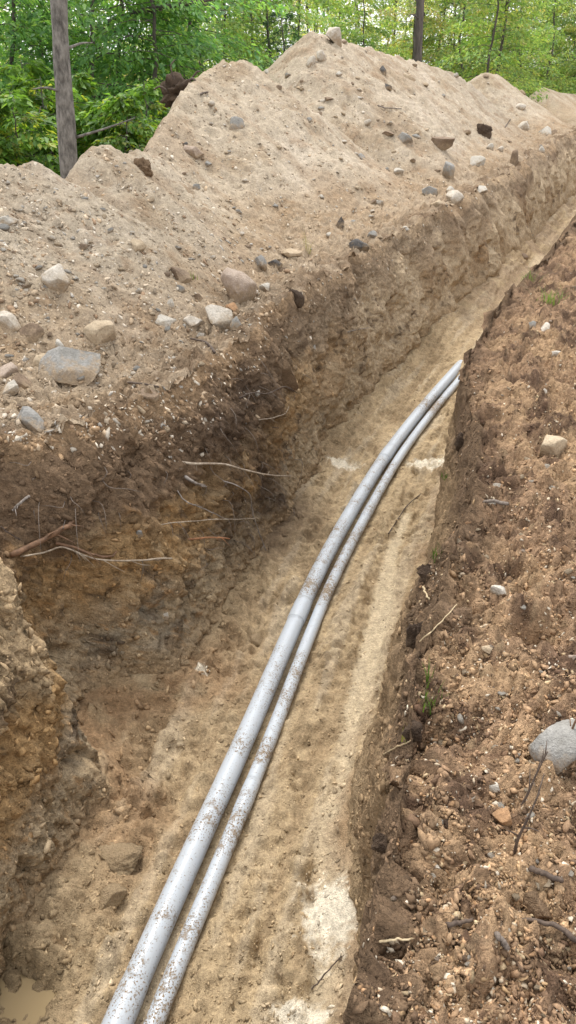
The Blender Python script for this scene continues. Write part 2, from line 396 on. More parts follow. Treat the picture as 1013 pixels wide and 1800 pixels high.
sdist = strip_dist(bx, by) + .03*fbm(bx, by, 0*bx, 9, 3, .6, 2.)
smooth_strip = 1 - sstep(-.015, .03, sdist)
rough_area = (1-smooth_strip)*(.55 + .45*sstep(-.1, .25, fbm(bx, by, 0*bx, 2.3, 2, .5, 12.)))
clb = np.abs(fbm(bx, by, bzz, 9.5, 2, .45, 3.)); clb2 = fbm(bx, by, bzz, 21, 1, .6, 13.)
fade = 1/(1+np.exp((QQ[bsl]-9)/1.0))
plate = .020*sstep(-.05, .07, fbm(bx, by, bzz, 15, 2, .45, 44.)) + .030*sstep(-.04, .05, fbm(bx, by, bzz, 6.5, 2, .5, 54.))
bedrel = (rough_area*(.10*(clb-.14) + .026*clb2 + .85*plate - .018) + .02*noise(QQ[bsl]*.9 + .3*fbm(bx, by, bzz, 4, 3, .6, 60.), b_n*13, 3.7) - .012*smooth_strip + .012*fbm(bx, by, bzz, 5, 2, .5, 40.))*(.6+.4*fade)
# keep the ground under the conduits even
ev = 1 - .75*np.exp(-((b_n-.05)/.13)**4)
Z2[:, i1:i2] += bedrel*ev*np.minimum(1, np.minimum(T_b, 1-T_b)[None, :]*25)

PUD = bed_hit(5, 1750); pd2 = ((bx-PUD[0])/.17)**2 + ((by-PUD[1])/.12)**2 + .5*noise(bx*9, by*9, 2.)
PUDZ = BED + .015
Z2[:, i1:i2] -= .09*np.exp(-pd2*pd2)*np.ones_like(bx); Z2[:, i1:i2] += np.where((pd2 > 1.1) & (pd2 < 8), np.maximum(0, PUDZ + .006 + .01*clb - Z2[:, i1:i2]), 0)
# ---- dug holes and hollows: pixel, radius, depth (on the bank, zone 4 or the heap)
def dent(cx, cy, r, depth, zn, sx=1.0):
    d2 = ((X-cx)**2*sx + (Y-cy)**2)/r**2
    Z2[:] -= np.where(ZN == zn, depth*np.exp(-d2*d2), 0)
def g_hit(u, v, z=0.0):
    d = ray(u, v); t = (z-EYE)/d.z; return d.x*t, d.y*t
for (u, v, r, dp) in [(935,1105,.085,.13),(800,1280,.10,.06),(915,1000,.08,.05),(960,690,.09,.05),(880,1130,.07,-.03),(930,1065,.08,-.05),(735,1085,.06,.07),(720,1290,.05,.09)]:
    dent(*g_hit(u, v), r, dp, 4)

# ------------------------------------------------------------------ soil colours (what the soil is, layer by layer)
def lerp(a, b, w): return a + (np.asarray(b)-a)*w[..., None]
big = fbm(X, Y, Z, 1.1, 3, .55, 50.); mid = fbm(X, Y, Z, 4, 3, .6, 60.); fine = fbm(X, Y, Z, 17, 3, .65, 70.)
COL = np.empty(X.shape+(3,)); COL[:] = (.378,.31,.228)                           # dry sandy spoil
COL = lerp(COL, (.285,.214,.14), sstep(-.05, .4, big+.45*mid)*.8)
COL = lerp(COL, (.47,.395,.31), sstep(.1, .5, -big+.3*mid)*.55)
COL = lerp(COL, (.25,.17,.105), sstep(.12, .42, mid+.5*fine)*.6)
COL = lerp(COL, (.50,.42,.335), sstep(.15, .4, fine-.3*mid)*.4)
rill = noise(QQ*3.1 + .7*noise(X*1.7, Y*1.7, 9.), NN*.45, 12.2)
COL = lerp(COL, (.29,.215,.145), sstep(.08, .4, rill + .3*fine)*.6)
# berm between heap and cut: browner
bermw = np.where(ZN == 0, (1-sstep(.05, .5, H)), 0)
COL = lerp(COL, (.285,.195,.115), bermw*(.55+.3*np.clip(mid, -1, 1)))
edge_dark = np.where(ZN == 0, np.exp(-(DR/.22)**2), 0)*sstep(-.35, .25, mid+.3*big)
COL = lerp(COL, (.115,.072,.042), edge_dark*.8)
# forest floor
ff = np.where(ZN == 0, sstep(4.2, 5.6, DR)*(1-sstep(.0, .12, H)), 0); ff = np.maximum(ff, np.where(ZN == 4, sstep(5, 8, DR), 0))
COL = lerp(COL, (.075,.06,.032), ff)
# left cut face by depth
dep = (Z[:, i0-1:i0] - Z)
wl_ = (ZN == 1)
dw = dep + .16*mid + .16*big + .05*fine
W = np.empty(X.shape+(3,)); W[:] = (.25,.165,.095)
W = lerp(W, (.145,.094,.057), sstep(.02, .14, dw)*(1-sstep(.46, .66, dw + .3*sstep(5, 7, QQ)))*(.85))
W = lerp(W, (.30,.19,.09), sstep(.40, .60, dw)*(1-sstep(.78, .98, dw))*(.95)*(1-.7*sstep(5.0, 7.5, QQ)))
W = lerp(W, (.34,.26,.165), sstep(.74, .98, dw))
W = lerp(W, (.20,.165,.12), sstep(.78, 1.0, dw)*sstep(.05, .3, mid-.2*fine)*.8)
W = lerp(W, (.40,.30,.18), sstep(.1, .35, fine-.3*mid)*.5*sstep(.35, .6, dw)); W = lerp(W, (.36,.20,.08), sstep(.15, .4, -fine+.2*mid)*.5*sstep(.3, .5, dw))
# spur nearest: sandy top, grey mottled base
sp = spur*sstep(-.2, .2, big+.3)
W = lerp(W, (.38,.275,.16), spur*(1-sstep(.45, .75, dw))*.85)
W = lerp(W, (.38,.235,.105), spur*sstep(.45, .6, dw)*(1-sstep(.6, .85, dw))*.8)
# far walls paler sand, colour lifted further to offset the weak light there
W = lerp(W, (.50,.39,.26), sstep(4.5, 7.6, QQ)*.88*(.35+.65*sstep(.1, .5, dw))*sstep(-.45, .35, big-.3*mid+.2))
W = lerp(W, (.09,.058,.036), sstep(.3, .46, mid+.6*fine)*.75*sstep(.0, .3, dw))
# the black root mat where the wall bulges
rm = np.exp(-((QQ-4.35)/.55)**4)*sstep(.1, .3, dw)*(1-sstep(1.05, 1.3, dw))
W = lerp(W, (.075,.05,.034), rm*sstep(-.3, .25, mid+.2)*.75)
toe = (ZN == 1)*sstep(.86, 1.0, dep/np.maximum(.3, dep[:, i1-1:i1]) + .08*fine)
W = lerp(W, (.32,.225,.13), toe*.8)
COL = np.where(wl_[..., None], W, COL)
# right wall
R = np.empty(X.shape+(3,)); R[:] = (.27,.185,.105)
depr = Z[:, i3:i3+1]-Z + .1*mid
R = lerp(R, (.10,.062,.038), (1-sstep(.18, .45, depr))*.8); R = lerp(R, (.34,.25,.15), sstep(.9, 1.2, depr)*.7)
COL = np.where((ZN == 3)[..., None], R, COL)
# right bank
B = np.empty(X.shape+(3,)); B[:] = (.295,.188,.112)
B = lerp(B, (.40,.265,.15), sstep(-.05, .35, mid*.8+big)*.75); B = lerp(B, (.10,.06,.038), sstep(-.02, .3, -mid+.5*fine)*.85)
B = lerp(B, (.36,.255,.15), sstep(.2, .45, fine)*.6); B = lerp(B, (.085,.048,.03), sstep(.1, .4, fbm(X, Y, Z, 23, 3, .65, 91.)-.2*mid)*.7)
B = lerp(B, (.08,.05,.033), np.exp(-(DR/.10)**2)*sstep(-.2, .2, mid)*.8)
B = lerp(B, (.075,.06,.032), ff)
COL = np.where((ZN == 4)[..., None], B, COL)
# bed sand
S = np.empty(bx.shape+(3,)); S[:] = (.385,.288,.172)
S = lerp(S, (.28,.20,.115), sstep(-.05, .35, mid[bsl]+.5*big[bsl])*.6)
S = lerp(S, (.145,.095,.05), sstep(.16, .40, fbm(bx, by*1.6, bzz, 21, 3, .6, 88.)+.45*mid[bsl])*.8*rough_area)
trk = noise(QQ[bsl]*.9 + .3*mid[bsl], b_n*13, 3.7)
S = lerp(S, (.44,.355,.245), sstep(.08, .4, trk)*.55); S = lerp(S, (.25,.175,.10), sstep(.1, .42, -trk)*.5)
S = lerp(S, (.47,.38,.255), smooth_strip*.85)  # sheen of the wet strip painted in as a paler sand tone
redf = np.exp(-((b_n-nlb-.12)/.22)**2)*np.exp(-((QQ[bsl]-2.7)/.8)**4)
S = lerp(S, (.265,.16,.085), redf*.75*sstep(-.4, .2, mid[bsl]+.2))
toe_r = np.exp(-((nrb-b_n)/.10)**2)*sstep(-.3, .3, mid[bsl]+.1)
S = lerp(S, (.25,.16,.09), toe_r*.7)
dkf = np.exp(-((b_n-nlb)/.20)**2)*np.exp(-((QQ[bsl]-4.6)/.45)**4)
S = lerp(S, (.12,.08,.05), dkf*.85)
# patches of chalky white drill slurry dried on the sand
for (u, v, ru, rv) in [(575,1610,.135,.19),(530,1785,.12,.065),(758,815,.26,.14),(603,822,.18,.08),(352,1190,.05,.03)]:
    px, py = bed_hit(u, v)
    d = np.hypot((bx-px)/ru, (by-py)/rv) + .55*fbm(bx, by, 0*bx, 12, 4, .7, 7.) + .12*noise(bx*90, by*90, .5)
    S = lerp(S, (.64,.57,.45), (1-sstep(.5, 1.0, d + .3*noise(bx*40, by*40, 1.5) + .2*noise(bx*80, by*80, 4.5)))*.95)
S = lerp(S, (.29,.21,.135), sstep(8.6, 10.5, QQ[bsl])*.75*sstep(-.5, .2, mid[bsl]+big[bsl]))
S = lerp(S, (.19,.135,.075), (1-sstep(1.0, 2.6, pd2))*.8)
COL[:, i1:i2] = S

# ------------------------------------------------------------------ write out the setting, cut along its natural edges
VV = np.stack([X2, Y2, Z2], axis=-1)
def sub(r0, r1, c0, c1):
    V = VV[r0:r1+1, c0:c1+1].reshape(-1, 3); K = COL[r0:r1+1, c0:c1+1].reshape(-1, 3)
    nr, nc = r1-r0+1, c1-c0+1
    a = np.arange((nr-1)*nc).reshape(nr-1, nc)[:, :-1].ravel()
    return V, np.stack([a, a+1, a+nc+1, a+nc], 1), K
def piece(name, c0, c1, m, r0=0, r1=NR-1):
    V, F, K = sub(r0, r1, c0, c1); return link(name, mesh_np(name, V, F, K, True, [m]))
tag(piece('trench_floor', i1, i2-1, M_bed), 'sandy trench bottom carrying the two conduits', kind='structure')
tag(piece('trench_wall_left', i0-1, i1, M_wall), 'cut soil face below the spoil heaps', kind='structure')
tag(piece('trench_wall_right', i2-1, i3, M_wall), 'cut soil face under the brown bank', kind='structure')
tag(piece('ground_right', i3, NC-1, M_bank), 'brown gravelly bank beside the trench', kind='structure')
# left of the cut: narrow verge + spoil heaps + forest floor. The heaps are things of their own.
heapmask = (H > .03) & (ZN == 0)
fm = heapmask[:-1, :i0-1] | heapmask[1:, :i0-1]
fid = np.where(fm, HI[:-1, :i0-1], -1)
def pick(name, mask, m):
    a = (np.arange(NR-1)[:, None]*NC + np.arange(i0-1)[None, :])[mask]
    F = np.stack([a, a+1, a+NC+1, a+NC], 1); u, inv = np.unique(F, return_inverse=True)
    V = VV.reshape(-1, 3)[u]; K = COL.reshape(-1, 3)[u]
    return link(name, mesh_np(name, V, inv.reshape(F.shape), K, True, [m]))
tag(pick('ground_left', fid < 0, M_heap), 'ground between the cut and the forest', kind='structure')
heap_labels = ['low heap of sandy spoil below the leafy bushes, lowest crest left of the grey trunk', 'small sharp-crested sandy spoil heap right of the grey tree trunk',
 'rounded sandy spoil heap with the torn root ball on its shoulder', 'tallest sandy spoil heap with a pale boulder on its peak',
 'pointed sandy heap beyond the tallest heap, under the yellow-green trees', 'farthest low sandy heap along the trench']
for k in range(6):
    if (fid == k).any(): tag(pick('spoil_heap', fid == k, M_heap), heap_labels[k], 'spoil heap', 'sandy spoil heaps along the trench')

# ------------------------------------------------------------------ ray cast against the terrain
st = 2
rs = np.arange(0, NR, st); cs = np.unique(np.concatenate([np.arange(0, NC, st), [NC-1]]))
Vc = VV[np.ix_(rs, cs)]; nr, nc = len(rs), len(cs)
a = np.arange((nr-1)*nc).reshape(nr-1, nc)[:, :-1].ravel()
bvh = BVHTree.FromPolygons(Vc.reshape(-1, 3).tolist(), np.stack([a, a+1, a+nc+1, a+nc], 1).tolist())
COLC = COL[np.ix_(rs[:-1], cs[:-1])].reshape(-1, 3)
def hit(u, v):
    d = ray(u, v); p, nrm, i, dist = bvh.ray_cast(Vector((0, 0, EYE)), d.normalized())
    if p is None: return None, None, None
    if nrm.dot(d) > 0: nrm = -nrm
    global LASTC
    LASTC = COLC[i]
    return p, nrm, p.y*math.cos(PITCH) - (p.z-EYE)*math.sin(PITCH)
def drop(x, y):
    p, nrm, i, dist = bvh.ray_cast(Vector((x, y, 6)), Vector((0, 0, -1)))
    if p is None: return None, None
    return p, (nrm if nrm.z > 0 else -nrm)

# ------------------------------------------------------------------ the two conduits
def pipe_mat(name, mud):
    m, nt, b = mat(name)
    co = N(nt, 'ShaderNodeTexCoord').outputs['Object']
    n1 = tex_noise(nt, co, 135, 3, 0.6); n2 = tex_noise(nt, co, 1.9, 3, 0.6); n3 = tex_noise(nt, co, 26, 5, 0.75)
    # specks of sand thrown on the plastic, thicker in places
    s1 = mathn(nt, 'GREATER_THAN', mathn(nt, 'ADD', n1, mathn(nt, 'MULTIPLY', n2, .7)), .985-mud*.6)
    s2 = maprange(nt, mathn(nt, 'ADD', n3, mathn(nt, 'MULTIPLY', n2, .95)), 1.09-mud, 1.2-mud, 0, .8)
    f = mathn(nt, 'MAXIMUM', s1, s2)
    dust = maprange(nt, n3, .3, .7, 0, .22)
    mx = N(nt, 'ShaderNodeMix', data_type='RGBA'); nt.links.new(dust, mx.inputs[0]); mx.inputs[6].default_value = (.42,.455,.495,1); mx.inputs[7].default_value = (.40,.37,.32,1)
    m2 = N(nt, 'ShaderNodeMix', data_type='RGBA'); nt.links.new(f, m2.inputs[0]); nt.links.new(mx.outputs[2], m2.inputs[6]); m2.inputs[7].default_value = (.21,.15,.09,1)
    nt.links.new(m2.outputs[2], b.inputs['Base Color'])
    nt.links.new(maprange(nt, f, 0, 1, .30, .9), b.inputs['Roughness']); b.inputs['Specular IOR Level'].default_value = .4
    bp = N(nt, 'ShaderNodeBump', _Strength=.6, _Distance=.004); nt.links.new(f, bp.inputs['Height']); nt.links.new(bp.outputs[0], b.inputs['Normal'])
    return m
M_pipe = pipe_mat('grey_conduit_plastic', .0); M_pipe2 = pipe_mat('grey_conduit_plastic_muddier', .045)
def conduit(label, n_off, r, joints, m, seed, zc):
    qs = np.arange(-2.6, 18.5, .06)
    wob = lambda s: .012*np.sin(s*.9+seed) + .008*np.sin(s*2.3+seed*2)
    x, y = to_xy(qs, n_off(qs) + wob(qs)); P = np.stack([x, y, np.full_like(x, zc) + .004*np.sin(qs*1.3+seed)], 1)
    root = empty('conduit', tuple(P[0]))
    tag(root, label, 'conduit', 'grey conduits in the trench')
    cuts = [-2.6] + joints + [18.5]
    P0 = P[0].copy()
    for a, b in zip(cuts[:-1], cuts[1:]):
        qa = np.append(np.arange(a, b-.01, .05 if b < 17 else .12), b+.012)
        pts = np.stack([np.interp(qa, qs, P[:, k]) for k in range(3)], 1) - P0
        V, F = tube(pts, r, 28); link('pipe_length', mesh_py('pipe_length', V, F, [m]), root)
        if b < 18:   # the bell: a wider socket at the near end of the next length, with a thin lip
            qb = np.array([-.006, 0, .004, .13, .16, .19])+b
            pts = np.stack([np.interp(qb, qs, P[:, k]) for k in range(3)], 1) - P0
            V, F = tube(pts, np.array([r*1.01, r*1.055, r*1.065, r*1.065, r*1.04, r*1.003]), 28); link('socket', mesh_py('socket', V, F, [m]), root)
            qb = np.array([-.006, -.005, -.001, .0])+b
            pts = np.stack([np.interp(qb, qs, P[:, k]) for k in range(3)], 1) - P0
            V, F = tube(pts, np.array([r*1.01, r*1.04, r*1.04, r*1.0]), 28); link('seal_ring', mesh_py('seal_ring', V, F, [m]), root)
    return root
offb = lambda s: np.interp(s, [0, 1.5, 3.7, 5.9, 8.5, 11, 14.3, 20], [-.02, -.03, 0, .0, .03, .1, .0, 0])
conduit('thicker grey plastic conduit with speckled sand on the trench bottom', offb, .0505, [1.42, 3.72, 5.88, 8.3, 10.7, 13.1, 15.5], M_pipe, .4, BED+.045)
conduit('thinner muddy grey plastic conduit lying beside the thicker one', lambda s: offb(s)+np.interp(s, [0, 3, 6, 9], [.120, .118, .106, .098]), .0355, [2.38, 4.98, 7.4, 9.8, 12.2, 14.6], M_pipe2, .6, BED+.032)

# ------------------------------------------------------------------ murky puddle
m_w, ntw, bw = mat('muddy_water'); bw.inputs['Base Color'].default_value = (.27,.20,.11,1); bw.inputs['Roughness'].default_value = .03
bw.inputs['Specular IOR Level'].default_value = .6
pv = [(PUD[0] + .3*math.cos(k/24*2*math.pi), PUD[1] + .2*math.sin(k/24*2*math.pi), PUDZ) for k in range(24)]
pud = link('puddle', mesh_py('puddle', pv, [tuple(range(24))], [m_w], False)); tag(pud, 'yellow-brown murky puddle at the foot of the cut', kind='structure')

# ------------------------------------------------------------------ stones
def ico(sub):
    import bmesh
    bm = bmesh.new(); bmesh.ops.create_icosphere(bm, subdivisions=sub, radius=1.0)
    V = np.array([v.co[:] for v in bm.verts]); F = np.array([[v.index for v in f.verts] for f in bm.faces]); bm.free(); return V, F
ICO = {k: ico(k) for k in (1, 2, 3, 4)}
def rock_shape(seed, sub=3, cuts=12, rough=.11, box=0.0):
    r = np.random.default_rng(seed); V, F = ICO[sub]; V = V.copy()
    if box: V = np.sign(V)*np.abs(V)**(1-box)
    for k in range(cuts):
        d = r.normal(size=3); d /= np.linalg.norm(d); h = r.uniform(.34, .74)
        s = V@d; V -= np.where(s > h, (s-h)*.96, 0)[:, None]*d
    o = r.uniform(0, 90)
    V *= (1 + rough*fbm(V[:, 0], V[:, 1], V[:, 2], 1.3, 3, .5, o) + rough*.45*fbm(V[:, 0], V[:, 1], V[:, 2], 4.5, 3, .6, o+7))[:, None]
    V -= (V.max(0)+V.min(0))/2; V /= (V.max(0)-V.min(0))/2
    return V, F
def rock(u, v, w, h, m, label, seed=None, sub=3, cuts=12, rough=.11, sink=.42, box=0., rot=0., cat='stone', name='stone', group=None, depth=None):
    """pixel centre, width and height in pixels of the photograph; it lies where its foot meets the soil"""
    seed = int(u*7+v*3) if seed is None else seed
    p, nrm, t = hit(u, min(1795, v+h*.30))
    if p is None: return None
    w *= .95; W_ = w*t/FPX/2; d = ray(u, v); el = math.atan2(-d.z, d.y)
    Hh = h*t/FPX/2/(math.cos(el)*.75+math.sin(el)*.65); Dp = depth or W_*.85
    if 'clod' not in m and rough > .1: cuts = max(cuts, 11); sub = 4 if w > 26 else sub
    V, F = rock_shape(seed, sub, cuts, rough, box)
    ca, sa = math.cos(rot), math.sin(rot)
    V = V*np.array([W_, Dp, Hh]); V = np.stack([V[:, 0]*ca-V[:, 2]*sa, V[:, 1], V[:, 0]*sa+V[:, 2]*ca], 1)
    o = link(name, mesh_np(name, V, F, None, True, [RM[m]]))
    o.location = p + Vector((0, Dp*.35, Hh*(1-2*sink)*.9)); o.rotation_euler = (0, 0, random.uniform(-.3, .3))
    tag(o, label, cat, group); return o
ROCKS = [
 (103,498,50,52,'pale','pale rounded cobble with a brown underside, alone on the sandy slope',dict(cuts=9,sink=.2)),
 (421,511,66,66,'pink','pinkish peaked boulder on the edge of the black root mat',dict(cuts=16,sink=.2,seed=12)),
 (385,555,50,50,'pale','pale block wedged below the pinkish peaked boulder',dict(box=.35,cuts=5)),
 (340,564,42,26,'pale','pale low stone between the white flat stone and the pale block',{}),
 (290,563,54,24,'white','whitish flat stone half sunk in brown soil',{}),
 (172,581,68,40,'tan','tan sandy boulder half buried in the slope',dict(cuts=4,sink=.35)),
 (52,580,44,34,'brown','brown-grey cobble beside a pale stone on the slope',{}),
 (17,562,42,34,'pale','pale stone touching the brown-grey cobble',{}),
 (122,646,110,60,'grey','largest grey boulder with a flat slanting top',dict(cuts=10,box=.3,rot=.08,sub=4,sink=.2)),
 (75,632,50,24,'tan','low tan stone beside the largest grey boulder',{}),
 (106,611,24,24,'white','small whitish stone on top behind the largest grey boulder',dict(sink=.1)),
 (10,652,44,40,'pink','reddish grey stone in the cluster beside the largest grey boulder',{}),
 (38,668,36,36,'brown','brown stone in the cluster beside the largest grey boulder',{}),
 (20,686,32,28,'white','small round whitish stone below the reddish grey stone',dict(sink=.1)),
 (55,731,64,50,'blue','blue-grey blocky stone at the rim of the cut',dict(box=.3,cuts=8)),
 (12,386,38,16,'white','long whitish stone high on the low heap',{}),
 (417,218,30,26,'grey','grey angular stone on the shoulder of the rounded heap',dict(box=.3)),
 (341,266,42,24,'pink','reddish brown flat stone on the rounded heap',{}),
 (324,254,14,10,'dark','small dark stone above the reddish brown flat stone',{}),
 (366,287,14,9,'blue','small blue-grey stone below the reddish brown flat stone',{}),
 (345,328,16,11,'blue','small blue-grey stone low on the rounded heap',{}),
 (458,466,28,26,'blue','blue-grey round cobble beside a dark stone',dict(cuts=4,sink=.15)),
 (485,463,28,18,'dark','dark stone beside the blue-grey round cobble',{}),
 (514,447,38,14,'tan','yellowish flat stone beyond the dark stone',dict(sink=.3)),
 (632,435,38,24,'dark','dark grey smooth cobble above the cut',dict(cuts=4,sink=.2)),
 (597,391,20,26,'dark','dark upright stone on the foot of the tallest heap',{}),
 (655,411,20,13,'grey','small grey stone between the dark upright stone and the dark grey cobble',{}),
 (586,69,34,24,'pale','pale boulder on the peak of the tallest heap',dict(sink=.2,cuts=9)),
 (567,100,24,22,'pale','pale stone under the peak boulder',{}),
 (547,108,18,18,'pale','pale stone beside another under the peak boulder',{}),
 (673,124,14,16,'dark','dark brown stone just below the crest of the tallest heap',{}),
 (720,136,24,12,'tan','tan flat stone near the crest of the tallest heap',{}),
 (680,152,18,10,'dark','dark stone below the tan flat stone near the crest',{}),
 (578,175,18,9,'brown','flat dark brown stone on the upper face of the tallest heap',{}),
 (595,130,14,9,'white','small white stone on the upper face of the tallest heap',{}),
 (778,258,46,20,'brown','dark brown long slab on the middle of the heap face',dict(box=.4,cuts=6,sink=.12)),
 (713,243,30,22,'grey','grey angular stone beside the dark brown long slab',dict(box=.2)),
 (682,235,26,10,'brown','low brown stone next to the grey angular stone',{}),
 (788,306,22,28,'grey','grey upright stone leaning on the heap foot',dict(box=.2,sink=.15)),
 (838,284,30,22,'white','white flat-faced stone on the heap foot',dict(box=.3)),
 (756,336,32,22,'grey','grey stone in the row above the cut',{}),
 (800,346,34,26,'pale','pale grey broad stone in the row above the cut',{}),
 (792,333,20,12,'white','small white stone behind the pale grey broad stone',{}),
 (846,333,30,14,'white','whitish long stone at the rim of the cut',{}),
 (768,358,24,16,'tan','tan stone in front of the row above the cut',{}),
 (666,355,18,9,'white','small white flat stone on the lower heap face',{}),
 (635,275,18,12,'blue','small blue-grey stone in the middle of the heap face',{}),
 (700,300,20,11,'white','thin white stone in the middle of the heap face',{}),
 (905,278,20,32,'brown','brown upright stone near the far rim',{}),
 (862,258,14,14,'white','small white stone under the dark burrow clod',{}),
 (880,262,14,12,'pale','small pale stone beside the white one under the burrow',{}),
 (920,221,26,16,'pale','pale flat stone on the far heap foot',{}),
 (959,231,26,18,'white','white broken stone on the far heap foot',{}),
 (915,187,22,10,'pale','pale stone lying on the far heap face',{}),
 (952,263,14,12,'white','small white stone on the far rim of the cut',{}),
 (242,431,30,26,'tan','tan upright stone in the middle of the low slope',{}),
 (315,481,42,32,'brown','brown rough stone beside a green sprout',{}),
 (300,532,14,20,'white','small white upright stone above the whitish flat stone',{}),
 (346,520,26,16,'brown','small brown stone above the pale low stone',{}),
 (465,505,20,18,'white','small white stone right of the pinkish peaked boulder',{}),
 (445,512,20,16,'pale','small pale stone touching the pinkish peaked boulder',{}),
 (409,540,30,18,'orange','yellowish stone under the pinkish peaked boulder',{}),
 (415,565,24,24,'grey','dark purple-grey stone at the edge of the root mat',{}),
 (262,695,36,20,'brown','dark brown stone on the brown verge above the cut',{}),
 (247,716,20,18,'tan','tan round stone below the dark brown stone on the verge',{}),
 (500,640,56,60,'bclod','block of sandy soil lodged in the black root mat',dict(cuts=14,box=.4,rough=.3,sub=4,sink=.5)),
 (452,1128,26,26,'sclod','round brown stone on the trench bottom left of the conduits',dict(cuts=4,sink=.2)),
 (291,1080,12,20,'pale','pale stone stuck in the cut face',dict(sink=.5)),
 (246,936,14,20,'blue','blue-grey stone stuck in the cut face',dict(sink=.4)),
 (922,451,18,13,'brown','brown stone on the far trench bottom',{}),
 (935,571,24,22,'grey','smooth grey stone paired with a paler one on the bank',dict(cuts=3)),
 (958,577,22,24,'pale','paler stone paired with a smooth grey one on the bank',{}),
 (977,620,20,12,'white','small white stone on the far part of the bank',{}),
 (958,686,14,12,'pale','small pale stone on the bank beyond the tan boulder',{}),
 (973,784,62,44,'tan','tan-grey boulder bedded in the brown bank',dict(cuts=5,sink=.3)),
 (1004,1306,150,110,'grey','big smooth grey boulder bedded in the brown bank beside a bare twig',dict(cuts=6,sub=4,rough=.1,sink=.34,rot=-.06)),
 (877,1037,30,24,'white','white angular stone on the brown bank',{}),
 (857,1140,22,16,'tan','pale tan stone below the dug hole in the bank',{}),
 (1004,1156,26,22,'pink','pinkish stone beside the dug hole in the bank',{}),
 (885,1436,38,32,'orange','orange-brown angular stone on the bank',dict(cuts=9)),
 (721,1476,20,16,'orange','orange round pebble near the rim of the bank',{}),
 (944,1588,58,56,'bclod','big brown clod of soil on the bank below the dark stick',dict(cuts=3,rough=.35,sub=4)),
 (957,1550,26,18,'tan','yellowish flat stone beside the big brown clod',{}),
 (870,1383,20,18,'white','pinkish white pebble above the orange-brown stone',{}),
 (771,1526,14,14,'white','white pebble on the bank left of the dark stick',{}),
 (858,1625,22,12,'tan','tan pebble at the end of the straight twig',{}),
]
for u, v, w, h, m, lab, kw in ROCKS: rock(u, v, w, h, m, lab, **kw)
CLODS = [
 (850,230,34,28,'clod','dark clod at the mouth of a burrow on the heap',dict(rough=.6,cuts=6,sub=4,sink=.45)),
 (675,1478,50,48,'clod','black clod hanging on the rim of the bank',dict(rough=.45,cuts=2,sub=4)),
 (725,1278,40,44,'clod','dark clod in the notch of the bank rim',dict(rough=.4,cuts=2)),
 (748,1003,34,40,'clod','dark overhanging clod on the bank rim above the short bent straw',dict(rough=.6,cuts=5,sub=4,sink=.4)),
 (730,1110,36,60,'clod','dark crumbling clod under the long pale straw',dict(rough=.6,cuts=5,sub=4,sink=.4)),
 (735,1185,30,34,'bclod','brown clod on the rim above the green grass tuft',dict(rough=.6,cuts=5,sub=4,sink=.4)),
 (812,772,26,34,'clod','dark clod on the far rim beside the white slurry',dict(rough=.6,cuts=5,sub=4,sink=.4)),
 (822,690,22,30,'bclod','brown clod on the far rim near the end of the conduits',dict(rough=.6,cuts=5,sub=4,sink=.4)),
 (787,1448,22,22,'clod','small black clod on the bank above the white pebble',dict(rough=.4,cuts=2)),
 (520,520,34,30,'clod','dark clod on the rim behind the pinkish peaked boulder',dict(rough=.4,cuts=2)),
 (205,1515,90,30,'sclod','slumped sandy clod at the foot of the near buttress',dict(rough=.5,cuts=8,sub=4,sink=.4)),
 (195,1575,60,34,'sclod','crumbling sandy clod below the slumped one',dict(rough=.5,cuts=8,sub=4,sink=.4)),
 (246,288,44,30,'bclod','brown chunk of soil on the crest of the small sharp heap',dict(rough=.7,cuts=1,sub=4,sink=.5)),
]
for u, v, w, h, m, lab, kw in CLODS:
    if w: rock(u, v, w, h, m, lab, cat='clod', name='soil_clod', **kw)

# small countable stones: shared shapes, sown over the slopes
small_meshes = {}
def small_mesh(m, k):
    if (m, k) not in small_meshes:
        V, F = rock_shape(900+k, 2, 9, .12); small_meshes[(m, k)] = mesh_np('small_stone', V*np.array([1, .85, .62]), F, None, True, [RM[m]])
    return small_meshes[(m, k)]
WORD = dict(pale='pale beige', white='whitish', grey='grey', tan='tan', blue='blue-grey', brown='brown', dark='dark', orange='orange-brown', pink='pinkish')
def sow(n, region, mats, size, label, group):
    (u0, u1, v0, v1) = region; c = 0; tries = 0
    while c < n and tries < n*8:
        tries += 1
        u, v = random.uniform(u0, u1), random.uniform(v0, v1)
        p, nrm, t = hit(u, v)
        if p is None or nrm.z < .55 or (label[0] == 's' and False): continue
        if zone_ok is not None and not zone_ok(p): continue
        mm = random.choice(mats); o = link('small_stone', small_mesh(mm, random.randrange(6)))
        s = random.uniform(*size)*t/FPX/2*random.choice((1, 1, .8, 1.3)); o.scale = (s*random.uniform(.8, 1.2), s*random.uniform(.8, 1.2), s*random.uniform(.7, 1.1))
        o.rotation_euler = (random.uniform(-.4, .4), random.uniform(-.4, .4), random.uniform(0, 6.28)); o.location = p + nrm*s*.02
        tag(o, label.replace('stone', WORD[mm]+' stone', 1), 'stone', group + ', ' + WORD[mm]); c += 1
def nval(p):
    x, s = axis(p.y); 
    for _ in range(2):
        n_ = (p.x-x)*math.sqrt(1+s*s)/(1+s*s) ; qq = p.y + n_*s/math.sqrt(1+s*s); x, s = axis(qq); n_ = (p.x-x)*math.sqrt(1+s*s) - (p.y-qq)*0
        n_ = (p.x-x)/ math.sqrt(1+s*s) - (p.y-qq)*s/math.sqrt(1+s*s)
    return n_, qq
zone_ok = lambda p: nval(p)[0] < -.7
sow(150, (0, 1000, 60, 460), ['pale','white','grey','tan','tan','brown','pale','brown','tan'], (7, 13), 'small stone strewn on the sandy heap slopes', 'small stones on the heap slopes')
sow(60, (0, 520, 400, 760), ['pale','white','tan','brown','grey'], (10, 17), 'small stone strewn on the verge above the cut face', 'small stones on the verge')
zone_ok = lambda p: nval(p)[0] > .8
